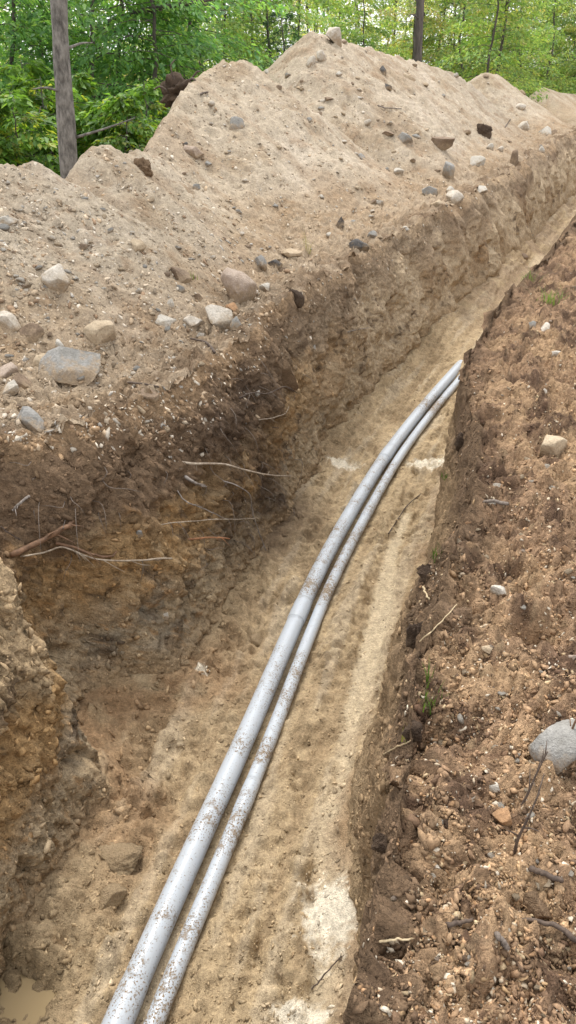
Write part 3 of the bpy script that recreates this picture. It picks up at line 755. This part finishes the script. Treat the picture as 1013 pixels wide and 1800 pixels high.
sow(90, (600, 1013, 500, 1790), ['tan','orange','pale','white','brown','pink','tan'], (10, 17), 'small stone bedded in the brown gravelly bank', 'small stones on the bank')

# gravel and crumbs, too many to count
def crumbs(name, label, n, sampler, smin, smax, palette, flat=.7, lvl=1):
    V0, F0 = ICO[lvl]; nv = len(V0)
    pos, nor, sc, lc = [], [], [], []
    tries = 0
    while len(pos) < n and tries < n*3:
        tries += 1
        r_ = sampler()
        if r_ is None: continue
        p, nrm, t = r_
        pos.append(p); nor.append(nrm); sc.append(t); lc.append(LASTC)
    n = len(pos); pos = np.array(pos); nor = np.array(nor)
    s = smin*(smax/smin)**(rng.random(n)**2.2)
    A = rng.normal(size=(n, 3)); A -= (A*nor).sum(1)[:, None]*nor; A /= np.linalg.norm(A, axis=1)[:, None]; Bv = np.cross(nor, A)
    an = np.stack([rng.uniform(.7, 1.7, n), rng.uniform(.5, 1.0, n), flat*rng.uniform(.5, 1.1, n)], 1)
    jitr = np.clip(1 + .42*rng.normal(size=(n, nv)), .25, 1.9)
    L = V0[None]*jitr[..., None]*an[:, None]*s[:, None, None]
    Vw = pos[:, None] + L[..., :1]*A[:, None] + L[..., 1:2]*Bv[:, None] + (L[..., 2:]+.02*s[:, None, None])*nor[:, None]
    F = (F0[None] + (np.arange(n)*nv)[:, None, None]).reshape(-1, 3)
    if palette is None: c = np.array(lc)*rng.uniform(.6, 1.4, (n, 1))
    else: pal = np.array(palette); c = pal[rng.integers(0, len(pal), n)]*rng.uniform(.7, 1.3, (n, 1))
    o = link(name, mesh_np(name, Vw.reshape(-1, 3), F, np.repeat(c, nv, 0), False, [M_grain])); tag(o, label, kind='stuff'); return o
M_grain = soil_mat('gravel_grains', .003, 60, .8, 1.2, .85, .001)
def screen(u0, u1, v0, v1, ok, minz=.35):
    def f():
        u, v = random.uniform(u0, u1), random.uniform(v0, v1)
        p, nrm, t = hit(u, v)
        if p is None or nrm.z < minz or not ok(p): return None
        p, nrm = Vector((p.x+random.uniform(-.02, .02), p.y+random.uniform(-.03, .03), p.z)), nrm
        p2, n2 = drop(p.x, p.y)
        if p2 is None or abs(p2.z-p.z) > .15: return None
        return p2[:], n2[:], t
    return f
isR = lambda p: nval(p)[0] > .74
isL = lambda p: nval(p)[0] < -.6
isB = lambda p: -.5 < nval(p)[0] < .6
tanp = [(.40,.30,.18),(.46,.37,.26),(.33,.22,.12),(.28,.17,.09),(.52,.45,.35),(.22,.14,.08),(.36,.22,.12),(.13,.085,.055)]
palep = [(.45,.36,.26),(.52,.45,.36),(.36,.27,.18),(.30,.21,.13),(.47,.41,.33),(.24,.16,.10),(.32,.29,.25)]
darkp = [(.09,.06,.038),(.13,.085,.05),(.18,.12,.07),(.06,.04,.028),(.24,.165,.10)]
def wallscreen(u0, u1, v0, v1, n0, n1):
    def f():
        p, nrm, t = hit(random.uniform(u0, u1), random.uniform(v0, v1))
        if p is None or nrm.z > .75 or p.z > .05: return None
        if not n0 < nval(p)[0] < n1: return None
        return p[:], nrm[:], t
    return f
crumbs('gravel', 'fine gravel all over the brown bank', 9500, screen(560, 1040, 480, 1830, isR), .002, .0085, tanp, .7)
crumbs('soil_crumbs', 'brown crumbs of topsoil on the brown bank', 12000, screen(580, 1040, 480, 1830, isR), .0025, .010, None, .7)
crumbs('gravel', 'fine stones strewn over the heaps and the verge', 8500, screen(-20, 1030, 60, 800, isL), .0045, .019, palep, .5)
crumbs('soil_crumbs', 'brown crumbs on the heaps and the verge', 6000, screen(-20, 950, 120, 820, isL), .005, .019, None, .7)
crumbs('soil_crumbs', 'sand crumbs on the trench bottom', 6500, screen(0, 830, 640, 1810, isB), .0025, .010, None, .6)
crumbs('soil_crumbs', 'crumbs of soil clinging to the cut face', 3800, wallscreen(-20, 640, 520, 1800, -2, -.3), .004, .018, None, .7)
crumbs('soil_crumbs', 'crumbs of soil on the cut face of the bank', 1500, wallscreen(560, 860, 600, 1830, .45, 1.0), .004, .016, None, .8)

# ------------------------------------------------------------------ roots, sticks and stalks
def stick(name, label, pix, r0, r1, m, lift=.015, cat='root', group=None, ends=True, wig=.004, sides=7, n=None):
    pts = []
    pix = [tuple(a_) for a_ in spline([tuple(p_[:2]) + (p_[2] if len(p_) > 2 else lift,) for p_ in pix], 15)]
    for i, p_ in enumerate(pix):
        u, v, l = p_
        p, nrm, t = hit(u, v)
        if p is None: continue
        back = (Vector((0, 0, EYE))-p).normalized()
        pts.append(p + back*l)
    if len(pts) > 2:                       # hangs free: straightened in depth, never inside the soil
        eye = Vector((0, 0, EYE)); ds = [(p-eye).length for p in pts]
        for i in range(1, len(pts)-1):
            dl = ds[0] + (ds[-1]-ds[0])*i/(len(pts)-1); pts[i] = eye + (pts[i]-eye).normalized()*min(dl, ds[i]-r0*.5)
        ds = np.array([(p-eye).length for p in pts]); sm = np.convolve(np.pad(ds, 2, mode='edge'), np.ones(5)/5, 'valid')
        pts = [eye + (p-eye).normalized()*float(min(a_, b_)) for p, a_, b_ in zip(pts, ds, sm)]
    n = n or 36
    P = spline(np.array([tuple(p) for p in pts]), n)
    P += np.stack([wig*noise(np.linspace(0, 7, n), k*3.3, r0*1000) for k in range(3)], 1)
    rr = np.linspace(r0, r1, n)*(1+.15*noise(np.linspace(0, 9, n), 1.1, r0*999)); base = P[0].copy()
    if cat == 'root': rr = rr*.8
    V, F = tube(P-base, rr, sides)
    if cat == 'root':
        for k in range(4):                                   # rootlets forking off
            i = random.randrange(n//5, n-2); d = P[min(i+2, n-1)]-P[i-1]; d = d/(np.linalg.norm(d)+1e-9)
            L_ = random.uniform(.03, .10); dd = d*.6 + np.array([random.uniform(-.7, .7), random.uniform(-.7, .3), random.uniform(-.9, .5)])
            f = spline([P[i]-base, P[i]-base+dd*L_*.5, P[i]-base+dd*L_+np.array([0, 0, random.uniform(-.3, .2)*L_])], 6)
            v2, f2 = tube(f, np.linspace(rr[i]*.5, rr[i]*.18, 6), 5); F = list(F) + [tuple(a_+len(V) for a_ in q_) for q_ in f2]; V = np.concatenate([V, v2])
    o = link(name, mesh_py(name, V, F, [m])); o.location = base
    tag(o, label, cat, group); return o
stick('root', 'long pale root sticking out over the black root mat', [(312,812,.0),(345,815,.05),(390,815,.10),(430,826,.13),(470,834,.16),(511,837,.18)], .009, .005, M_root_pale)
stick('root', 'wavy pale root along the cut face above the orange soil', [(36,978,.01),(75,972,.04),(105,962,.05),(135,970,.05),(170,983,.05),(230,986,.06),(270,983,.06),(302,981,.07)], .005, .006, M_root_pale)
stick('root', 'thick brown root lying in the cut face beside the wavy pale root', [(20,975,.0),(60,958,.02),(95,938,.03),(118,925,.02),(128,915,.0)], .019, .012, M_root_brown)
stick('root', 'brown root behind the wavy pale root', [(98,955,.01),(130,962,.025),(165,975,.03),(195,978,.02),(205,968,.0)], .010, .006, M_root_brown)
stick('root', 'short grey broken root stub poking from the cut face', [(326,838,.0),(338,846,.05),(350,852,.07),(362,856,.08)], .013, .007, M_root_grey)
stick('root', 'thin grey root hanging down the black root mat', [(392,845,.02),(420,855,.06),(440,872,.07),(444,900,.07),(455,935,.06),(468,968,.03)], .005, .0045, M_root_grey)
stick('root', 'thin twisted grey root between the stub and the orange root', [(312,862,.0),(325,880,.04),(355,893,.06),(390,909,.06)], .005, .004, M_root_grey)
stick('root', 'thin level root across the cut face above the orange root', [(278,922,.0),(320,917,.05),(370,914,.07),(410,913,.08),(450,911,.09)], .004, .0035, M_root_pale)
stick('root', 'short orange peeled root in the cut face', [(330,948,.0),(352,946,.04),(375,945,.06),(404,947,.07)], .008, .005, M_root_orange)
stick('root', 'dark grey stick leaning in the brown cut face', [(22,898,.03),(35,885,.04),(52,872,.02)], .008, .009, M_root_grey)
stick('root', 'thin dark root in the near corner of the cut', [(2,925,.03),(15,937,.03),(38,950,.0)], .004, .003, M_twig_dark)
stick('root', 'pale curled root at the rim of the black root mat', [(452,738,.0),(475,735,.05),(500,728,.07),(508,715,.07)], .004, .003, M_root_pale)
stick('root', 'dark root loop beside the sandy block in the root mat', [(420,700,.0),(445,690,.04),(470,692,.05),(500,680,.04),(522,690,.02)], .006, .004, M_twig_dark)
stick('root', 'thin straight root on the paler far cut face', [(605,585,.01),(625,580,.04),(650,576,.05)], .005, .003, M_root_grey)
# hair roots in the root mat
hv, hf, hn = [], [], 0
for k in range(85):
    u, v = random.gauss(445, 50), random.uniform(610, 950); 
    if k % 3 == 0: u, v = random.uniform(20, 420), random.uniform(800, 990)
    p, nrm, t = hit(u, v)
    if p is None or p.z > -.02 or nrm.z > .8: continue
    L_ = random.uniform(.05, .22); d0 = Vector((nrm.x, nrm.y, random.uniform(-.6, .3))).normalized()
    sd_ = Vector((random.uniform(-1, 1), random.uniform(-1, 1), random.uniform(-1.3, .1)))
    pts = [p - nrm*.01, p + d0*L_*.3, p + d0*L_*.45 + sd_*L_*.35, p + d0*L_*.45 + sd_*L_*.75 + Vector((0, 0, -.2*L_))]
    V, F = tube(spline(np.array([tuple(x) for x in pts]), 8), np.linspace(.0022, .0009, 8), 4)
    hv.append(V); hf += [tuple(i+hn for i in f) for f in F]; hn += len(V)
tag(link('root_hairs', mesh_py('root_hairs', np.concatenate(hv), hf, [M_twig_grey])), 'fine hair roots hanging from the cut topsoil', kind='stuff')
S_ = 'stick'
stick(S_, 'dark stubby stick on the bank above the big brown clod', [(932,1525),(955,1535),(988,1548)], .007, .006, M_twig_dark, .010, 'stick')
stick(S_, 'dark bowed stick on the bank beside the big brown clod', [(915,1616),(945,1618),(975,1628),(1003,1645),(1030,1665)], .004, .007, M_twig_dark, .010, 'stick')
stick(S_, 'thin straight dark twig on the bank left of the big brown clod', [(782,1626),(806,1622),(832,1617)], .006, .004, M_twig_dark, .010, 'stick')
stick(S_, 'short grey curved stick on the upper bank', [(850,882),(868,881),(893,886)], .007, .008, M_twig_grey, .012, 'stick')
stick(S_, 'short dark stick below the bowed stick on the bank', [(872,1640),(884,1655),(892,1668)], .006, .006, M_twig_grey, .01, 'stick')
stick(S_, 'long pale straw leaning over the bank rim', [(738,1128,.02),(770,1098,.03),(803,1062,.01)], .0022, .0018, M_straw, .02, 'straw')
stick(S_, 'short bent straw in the notch of the bank rim', [(744,1030,.01),(748,1042,.03),(755,1054,.02)], .004, .003, M_straw, .02, 'straw')
stick(S_, 'thin pale stalk lying low on the bank near the white slurry', [(668,1655,.01),(700,1652,.015),(730,1647,.01)], .003, .002, M_straw, .012, 'straw')
stick(S_, 'dry stalk hanging from the bank rim above the black clod', [(675,1325,.01),(700,1312,.03),(722,1302,.01)], .0025, .002, M_straw, .02, 'straw')
stick(S_, 'dark stick with upturned end on the verge above the cut', [(335,595),(362,602),(378,620)], .006, .010, M_twig_dark, .010, 'stick')
stick(S_, 'thin dark twig lying on the verge below the grey boulder', [(225,672),(255,675),(280,680)], .006, .004, M_twig_dark, .010, 'stick')
stick(S_, 'curved bare twig on the face of the tallest heap', [(664,185),(676,189),(692,190),(706,191)], .009, .006, M_twig_grey, .03, 'stick')
stick(S_, 'dark stick on the shoulder of the rounded heap', [(352,166),(358,163),(366,162)], .012, .010, M_twig_dark, .03, 'stick')
stick(S_, 'short upright dark twig on the far heap foot', [(888,224),(893,216),(898,209)], .010, .008, M_twig_dark, .03, 'stick')
stick(S_, 'narrow dark root lying along the trench bottom', [(683,938),(695,920),(715,890),(740,868)], .006, .004, M_twig_dark, .008, 'root')
stick(S_, 'thin dark root in the wet sand beside the white slurry', [(548,1738),(570,1715),(600,1680)], .004, .003, M_twig_dark, .004, 'root')
# bare seedling stems standing beside the big grey boulder
def stem(label, u, v, pts, r, m=M_root_brown):
    p, nrm, t = hit(u, v)
    P = np.array([(0, 0, -.02)] + pts); n = 14; Q_ = spline(P, n)
    o = empty('seedling', tuple(p)); tag(o, label, 'seedling')
    V, F = tube(Q_, np.linspace(r, r*.4, n), 6); link('stem', mesh_py('stem', V, F, [m]), o)
    for k in (5, 7, 9, 11, 12):
        a_ = random.uniform(0, 6.28); b0 = Q_[k]; L_ = random.uniform(.025, .05)
        V, F = tube([b0, b0+np.array([math.cos(a_)*L_*.5, math.sin(a_)*L_*.5, L_*.5]), b0+np.array([math.cos(a_)*L_, math.sin(a_)*L_, L_*.8])], [r*.5, r*.4, r*.2], 5)
        link('twig', mesh_py('twig', V, F, [m]), o)
stem('bare reddish seedling stem in front of the big grey boulder', 982, 1335, [(.01,0,.06),(.025,.01,.13),(.045,.02,.22),(.05,.02,.3)], .004)
stem('dark bare seedling stem left of the orange-brown stone', 905, 1500, [(.0,0,.05),(.012,.0,.12),(.03,.01,.2)], .0045, M_twig_dark)
stem('dark branching seedling stem above the orange-brown stone', 912, 1420, [(.015,0,.05),(.03,.01,.11),(.05,.02,.18)], .004, M_twig_dark)

# grass tufts: one mesh of blades each
def tuft(label, u, v, n, h, spread, c, droop=.5):
    p, nrm, t = hit(u, v); V, F, K = [], [], []
    for k in range(n):
        a_ = random.uniform(0, 6.28); x, y = random.gauss(0, spread*.3), random.gauss(0, spread*.3); L_ = h*random.uniform(.5, 1.1); d = random.uniform(.2, .9)*droop
        w = .0025*random.uniform(.7, 1.4); b = len(V)
        for f in (0, .4, .75, 1):
            px, py, pz_ = x+math.cos(a_)*L_*d*f*f*1.2, y+math.sin(a_)*L_*d*f*f*1.2, L_*(f - .35*d*f*f)-.008
            ww = w*(1-f*.9); V += [(px-math.sin(a_)*ww, py+math.cos(a_)*ww, pz_), (px+math.sin(a_)*ww, py-math.cos(a_)*ww, pz_)]
            cc = random.uniform(.8, 1.2); K += [tuple(q_*cc for q_ in c)]*2
        for j in range(3): F.append((b+2*j, b+2*j+1, b+2*j+3, b+2*j+2))
    o = link('grass_tuft', mesh_py('grass_tuft', V, F, [M_leaf], col=np.array(K))); o.location = p; tag(o, label, 'grass tuft')
gc = (.10,.17,.035)
tuft('green grass tuft hanging on the near rim of the bank', 752, 1245, 34, .085, .05, gc)
tuft('small grass sprig above the green tuft on the rim', 752, 1200, 10, .08, .02, gc)
tuft('bright green grass tuft on the far bank', 965, 530, 50, .14, .14, (.14,.24,.05), 1.0)
tuft('low grass sprigs at the far rim of the bank', 928, 492, 26, .12, .14, gc, 1.0)
tuft('small dark green sprig on the rim beside the wet sand strip', 770, 980, 22, .07, .05, (.06,.10,.025))
tuft('moss sprig at the foot of the bank by the white slurry', 786, 838, 24, .05, .05, (.05,.12,.02))
tuft('yellowish grass stalks on the foot of the heap above the cut', 541, 445, 12, .28, .08, (.22,.22,.07))
tuft('small green sprout beside the brown rough stone', 334, 490, 16, .07, .07, (.16,.22,.05))
tuft('thin grass at the notch of the bank rim', 716, 1302, 10, .09, .03, (.2,.2,.08))

# ------------------------------------------------------------------ the torn root ball on the rounded heap
p = at_t(318, 165, 9.6); p.z = float(p.z)
gp, gn = drop(p.x, p.y)
rb = empty('root_ball', (p.x, p.y, gp.z)); tag(rb, 'torn dark root ball with snapped roots on the shoulder of the rounded heap', 'root ball')
V, F = rock_shape(77, 4, 0, 1.1); V *= np.array([.26, .25, .24]); V[:, 2] += max(.05, p.z-gp.z)
link('soil_mass', mesh_np('soil_mass', V, F, None, True, [RM['clod']]), rb)
dz = max(.05, p.z-gp.z)
for pts, r in [([(0,0,dz),(.15,-.1,dz+.16),(.22,-.14,dz+.10),(.27,-.15,dz-.04)], .022), ([(.05,0,dz+.05),(.2,-.05,dz+.22),(.26,-.08,dz+.24)], .015), ([(-.1,-.1,dz),(-.22,-.15,dz+.08),(-.3,-.15,dz+.05)], .016), ([(0,-.1,dz),(.1,-.25,dz+.02),(.2,-.3,dz-.08)], .014), ([(-.05,0,dz+.1),(-.1,0,dz+.28),(-.05,.02,dz+.36)], .012)]:
    V, F = tube(spline(np.array(pts), 12), np.linspace(r, r*.5, 12), 7); link('broken_root', mesh_py('broken_root', V, F, [M_twig_dark]), rb)

# ------------------------------------------------------------------ trees
def leaves_mesh(name, P, D, U, size, col, narrow=.5):
    """P base points, D direction of the blade, U blade normal; folded four-corner blades"""
    n = len(P); S = np.cross(D, U); S /= np.linalg.norm(S, axis=1)[:, None] + 1e-9; U = np.cross(S, D)
    s = size[:, None]
    a = P; b = P + D*s*.45 + S*s*narrow*.5 + U*s*.06; c = P + D*s - U*s*.12; d = P + D*s*.45 - S*s*narrow*.5 + U*s*.06; m_ = P + D*s*.5 - U*s*.03
    V = np.stack([a, b, c, d], 1).reshape(-1, 3); i = np.arange(n)*4
    F = np.concatenate([np.stack([i, i+1, i+2], 1), np.stack([i, i+2, i+3], 1)])
    return mesh_np(name, V, F, np.repeat(col, 4, 0), False, [M_leaf])
def grow(seed, height, base, spread, n_br, per, lsize, pal, narrow=.5, trunk_r=.05, tilt=.35, droop=.25, lean=0., bark=None, sag=.0):
    r = np.random.default_rng(seed); bark = bark or M_bark_d
    zs = np.linspace(-.1, height, 14); wx = .07*height*np.cumsum(r.normal(size=14))*.18 + lean*zs; wy = .07*height*np.cumsum(r.normal(size=14))*.18
    wx -= wx[0]; wy -= wy[0]
    tp = np.stack([wx, wy, zs], 1)
    tv, tf = tube(tp, trunk_r*(1-.8*np.linspace(0, 1, 14)**1.1), 9)
    Vs, Fs, nv = [tv], list(tf), len(tv); P, D, U, S, K = [], [], [], [], []
    pal = np.array(pal)
    for k in range(n_br):
        f = (k+.5)/n_br; hz_ = base + (height-base)*f**1.35; az = k*2.4 + r.normal()*.5
        L_ = spread*(1-.55*f**1.5)*r.uniform(.55, 1.1); el = r.uniform(.05, .5)
        o = np.array([np.interp(hz_, zs, wx), np.interp(hz_, zs, wy), hz_]); h_ = np.array([math.cos(az), math.sin(az), 0])
        ff_ = np.linspace(0, 1, 8)[:, None]
        bp = o + h_*L_*ff_ + np.array([0, 0, 1])*(L_*(math.tan(el)*ff_*.8 - droop*2*ff_**2)) + .04*L_*np.cumsum(r.normal(size=(8, 3)), 0)*.5
        bv, bf = tube(bp, trunk_r*.2*(1-.85*ff_[:, 0])*(1-.5*f)+.002, 5, False)
        Vs.append(bv); Fs += [tuple(i+nv for i in q_) for q_ in bf]; nv += len(bv)
        side = np.array([-h_[1], h_[0], 0]); m_ = int(per*r.uniform(.6, 1.3))
        t = .22 + .8*r.random(m_)**.8; t = np.minimum(t, 1.02)
        lat = (r.random(m_)*2-1)*(.12 + .42*(1-np.abs(t-.45)))*L_*.75
        c0 = np.stack([np.interp(t, ff_[:, 0], bp[:, j]) for j in range(3)], 1)
        pp = c0 + side*lat[:, None] + h_*np.abs(lat)[:, None]*.35 + np.stack([0*t, 0*t, r.normal(size=m_)*.035*spread - np.abs(lat)*.22 - sag*r.random(m_)], 1)
        dd = h_*.7 + side*np.sign(lat)[:, None]*r.uniform(.2, 1.1, (m_, 1)) + r.normal(size=(m_, 3))*.35; dd[:, 2] -= .25 + .25*r.random(m_)
        dd /= np.linalg.norm(dd, axis=1)[:, None]
        uu = np.array([0, 0, 1.]) + r.normal(size=(m_, 3))*tilt
        P.append(pp); D.append(dd); U.append(uu); S.append(lsize*r.uniform(.55, 1.25, m_))
        br_ = r.uniform(.75, 1.25); kk = pal[np.minimum((r.random(m_)*len(pal)*.8 + r.random()*.25*len(pal)).astype(int), len(pal)-1)]
        K.append(kk*br_*r.uniform(.75, 1.3, (m_, 1)))
    cm = leaves_mesh('crown', np.concatenate(P), np.concatenate(D), np.concatenate(U), np.concatenate(S), np.concatenate(K), narrow)
    tm = mesh_py('trunk', np.concatenate(Vs), Fs, [bark]); return tm, cm
deep = [(0.088, 0.213, 0.078), (0.116, 0.258, 0.087), (0.149, 0.308, 0.098), (0.187, 0.358, 0.105), (0.242, 0.403, 0.12)]
mixg = [(0.14, 0.26, 0.098), (0.2, 0.34, 0.112), (0.26, 0.4, 0.133), (0.32, 0.44, 0.147), (0.39, 0.45, 0.154)]
yell = [(0.266, 0.4, 0.168), (0.332, 0.45, 0.182), (0.399, 0.48, 0.196), (0.475, 0.48, 0.21), (0.532, 0.44, 0.224)]
spr = [(.014,.045,.024),(.022,.06,.03),(.03,.075,.036)]
KIND = {}
for i in range(3): KIND['deep%d' % i] = grow(100+i, 4.6, .25, 1.9, 46, 150, .12, deep, .5, .05, .33, .16)
for i in range(3): KIND['mix%d' % i] = grow(200+i, 5.2, .3, 2.0, 44, 150, .125, mixg, .5, .045, .38, .14)
for i in range(2): KIND['yel%d' % i] = grow(300+i, 5.0, .3, 1.9, 40, 100, .135, yell, .5, .04, .42, .14)
for i in range(2): KIND['bush%d' % i] = grow(400+i, 1.5, .1, 1.0, 24, 100, .135, [(.12,.24,.05),(.16,.30,.055),(.21,.35,.065),(.10,.20,.045),(.32,.36,.07)], .5, .022, .3, .2)
KIND['airy'] = grow(500, 6.5, .5, 2.2, 30, 55, .13, yell, .5, .05, .45, .1)
KIND['spruce'] = grow(600, 4.2, .15, 1.25, 60, 260, .07, spr, .16, .05, .6, .22)
def tree(kind, u, t, s=1.0, label='', cat='tree', group=None, rz=None, name=None, v=None, sink=.05):
    d = ray(u, 150); x, y = d.x*t, d.y*t
    gp, gn = drop(x, y); z = gp.z if gp is not None else 0
    tm, cm = KIND[kind]; o = empty(name or 'young_tree', (x, y, z-sink)); o.scale = (s, s, s*random.uniform(.9, 1.1)); o.rotation_euler.z = random.uniform(0, 6.28) if rz is None else rz
    tag(o, label, cat, group); link('trunk', tm, o); link('crown', cm, o); return o
# behind the low heaps, left
gL = 'leafy trees close behind the low heaps'; lab_d = 'dark green leafy young tree close behind the low heaps'
for u, t, k in [(-60,11.5,0),(30,12.8,1),(95,14.5,2),(165,12.6,0),(215,14.0,1),(265,12.8,2),(320,14.8,0),(-10,16.5,1),(110,18.5,2),(250,19.5,1)]:
    tree('deep%d' % k, u, t, random.uniform(.85, 1.1), 'dark green leafy young tree ' + ('right behind the straight grey trunk' if 60 <= u <= 180 else 'beside the torn root ball' if u > 180 else 'behind the low heap, clear of the grey trunk') + (', deeper in' if t > 15 else ''), group=gL)
gB = 'bright bushes at the forest edge'; lab_b = 'bright yellow-green leafy bush at the foot of the dark trees'
for u, t, k, s in [(10,9.3,0,.9),(75,10.2,1,.9),(165,10.2,0,.85),(215,9.9,1,.8),(250,10.6,0,.85),(285,10.8,1,.7),(-50,9.0,1,.8),(45,10.8,0,1.0),(120,11.0,1,.9)]:
    tree('bush%d' % k, u, t, s, lab_b, 'bush', gB, name='leafy_bush')
# behind the tall heaps
gM = 'mid green trees behind the tall heaps'; lab_m = 'mid green young tree standing behind the tall heaps'
for u, t, k in [(350,17,0),(395,19,1),(430,22,2),(470,19.5,0),(520,24,1),(360,23,2),(590,27,0),(640,25,1),(860,24,0),(800,27,1),(905,29,2),(960,31,0),(1010,33,1),(1060,36,2),(760,31,2),(840,33,0),(930,34,1),(1000,37,2)]:
    tree('mix%d' % k, u, t, random.uniform(.85, 1.15), 'mid green young tree ' + ('behind the rounded heap' if u < 450 else 'behind the peak of the tallest heap' if u < 700 else 'behind the slim dark trunk' if u < 820 else 'behind the pointed far heap' if u < 940 else 'behind the farthest low heap') + (', deeper in the wood' if t > 30.5 else ''), group=gM)
gY = 'yellow-green trees farther back'; lab_y = 'yellowing green tree farther back in the forest'
for i in range(17):
    u = -60 + i*68 + random.uniform(-15, 15); t = random.uniform(27, 44)
    if 655 < u < 725: t += 12
    tree('yel%d' % (i % 2), u, t, random.uniform(.95, 1.35), lab_y, group=gY)
for u, t in [(790,30),(850,29),(915,36),(975,38),(1030,40),(735,27),(620,29)]: tree('yel%d' % (int(u) % 2), u, t, random.uniform(1.0, 1.2), lab_y, group=gY)
for u, t in [(540,30),(615,33),(668,38),(705,40),(745,36),(780,40)]:
    tree('airy', u, t, random.uniform(.9, 1.1), 'thin airy tree with gaps of bright sky behind the peak', group='airy trees behind the peak')
tree('spruce', 497, 15.6, .62, 'dark small spruce peeking out behind the notch between heaps', name='spruce_tree')
tree('spruce', 1022, 34, 1.0, 'dark spruce at the edge of the yellow-green trees', name='spruce_tree')
# far wood
gF = 'far trees of the wood'; lab_f = 'pale green distant tree filling the wood behind'
for i in range(9):
    u = -120 + i*140 + random.uniform(-14, 14); t = random.uniform(48, 74)
    if 650 < u < 720 and random.random() < .8: continue
    tree(random.choice(['mix0','mix1','yel0','yel1','airy']), u, t, random.uniform(1.2, 1.7), lab_f, group=gF)

# the two tall trunks, with their own crowns high above the picture
def tall(label, u, v, t, r, lean, seed, h=9.5, bark=M_bark):
    d = ray(u, v); x, y = d.x*t, d.y*t; gp, _ = drop(x, y); z = gp.z if gp is not None else 0
    root = empty('tall_tree', (x, y, z)); tag(root, label, 'tree', 'tall trunks behind the heaps')
    rr = np.random.default_rng(seed); n = 40; zs = np.linspace(-.15, h, n)
    P = np.stack([lean*zs + .03*np.sin(zs*1.1+seed), .03*np.cos(zs*.9+seed), zs], 1)
    V, F = tube(P, r*(1.0 + .5*np.exp(-zs/.25))*(1-.72*zs/h*.9), 22)
    V += (V - np.stack([np.interp(V[:, 2], zs, P[:, k]) for k in range(3)], 1))*(.30*fbm(V[:, 0]*3, V[:, 1]*3, V[:, 2]*.8, 3, 3, .6, seed))[:, None]
    link('trunk', mesh_py('trunk', V, F, [bark]), root)
    for k in range(4):                                       # dead side branches low on the stem
        z0 = .9 + k*.45 + random.uniform(-.1, .1); az = random.uniform(0, 6.28); L_ = r*random.uniform(2.5, 7); b0 = np.array([lean*z0, 0, z0]); hd = np.array([math.cos(az), math.sin(az), 0])
        V, F = tube(spline([b0+hd*r*.5, b0+hd*(r+L_*.5)+np.array([0, 0, L_*.15]), b0+hd*(r+L_)+np.array([0, 0, L_*random.uniform(-.1, .5)])], 8), np.linspace(r*.16, r*.05, 8), 7)
        link('dead_branch', mesh_py('dead_branch', V, F, [bark]), root)
    tm, cm = grow(seed, 4.6, .4, 2.6, 34, 90, .11, mixg, .5, .06, .4, .1)
    c = link('crown', cm, root); c.location = (lean*(h-4.4), 0, h-4.6); b_ = link('limbs', tm, root); b_.location = c.location
    return root, P
tall('straight grey trunk of a tall tree behind the low heaps', 122, 318, 8.3, .093, .07, 3)
tall('slim dark trunk of a tall tree behind the tallest heap', 738, 116, 20.5, .125, -.03, 9, bark=M_bark_d)
for u, t, r in [(872,25,.05),(685,34,.06),(445,21,.04),(866,36,.07),(540,36,.05)]:
    tall('thin bare-stemmed tree among the leafy trees behind the heaps', u, 130, t, r, random.uniform(-.02, .04), int(u), 7.5, M_bark_d)
# low limb of a tree reaching in above the bushes
pts = [at_t(190, 40, 13.5), at_t(240, 22, 12.8), at_t(290, 12, 12.4), at_t(345, 4, 12.2), at_t(400, -8, 12.2)]
lb = empty('fallen_limb', tuple(pts[0])); tag(lb, 'dark bare limb reaching across above the dark trees', 'branch')
P = spline(np.array([tuple(q_-pts[0]) for q_ in pts]), 18); V, F = tube(P, np.linspace(.05, .02, 18), 8); link('limb', mesh_py('limb', V, F, [M_bark_d]), lb)
for k, (dx, dy, dz_) in [(6, (.3,.1,-.18)), (10, (.3,-.1,.16)), (13, (.35,.1,-.12))]:
    b0 = P[k]; V, F = tube(spline(np.array([b0, b0+np.array((dx, dy, dz_))*.6, b0+np.array((dx*1.3, dy, dz_))]), 7), np.linspace(.014, .005, 7), 6); link('twig', mesh_py('twig', V, F, [M_bark_d]), lb)
print('tris', sum(len(m.loops)-2*len(m.polygons) for m in bpy.data.meshes))
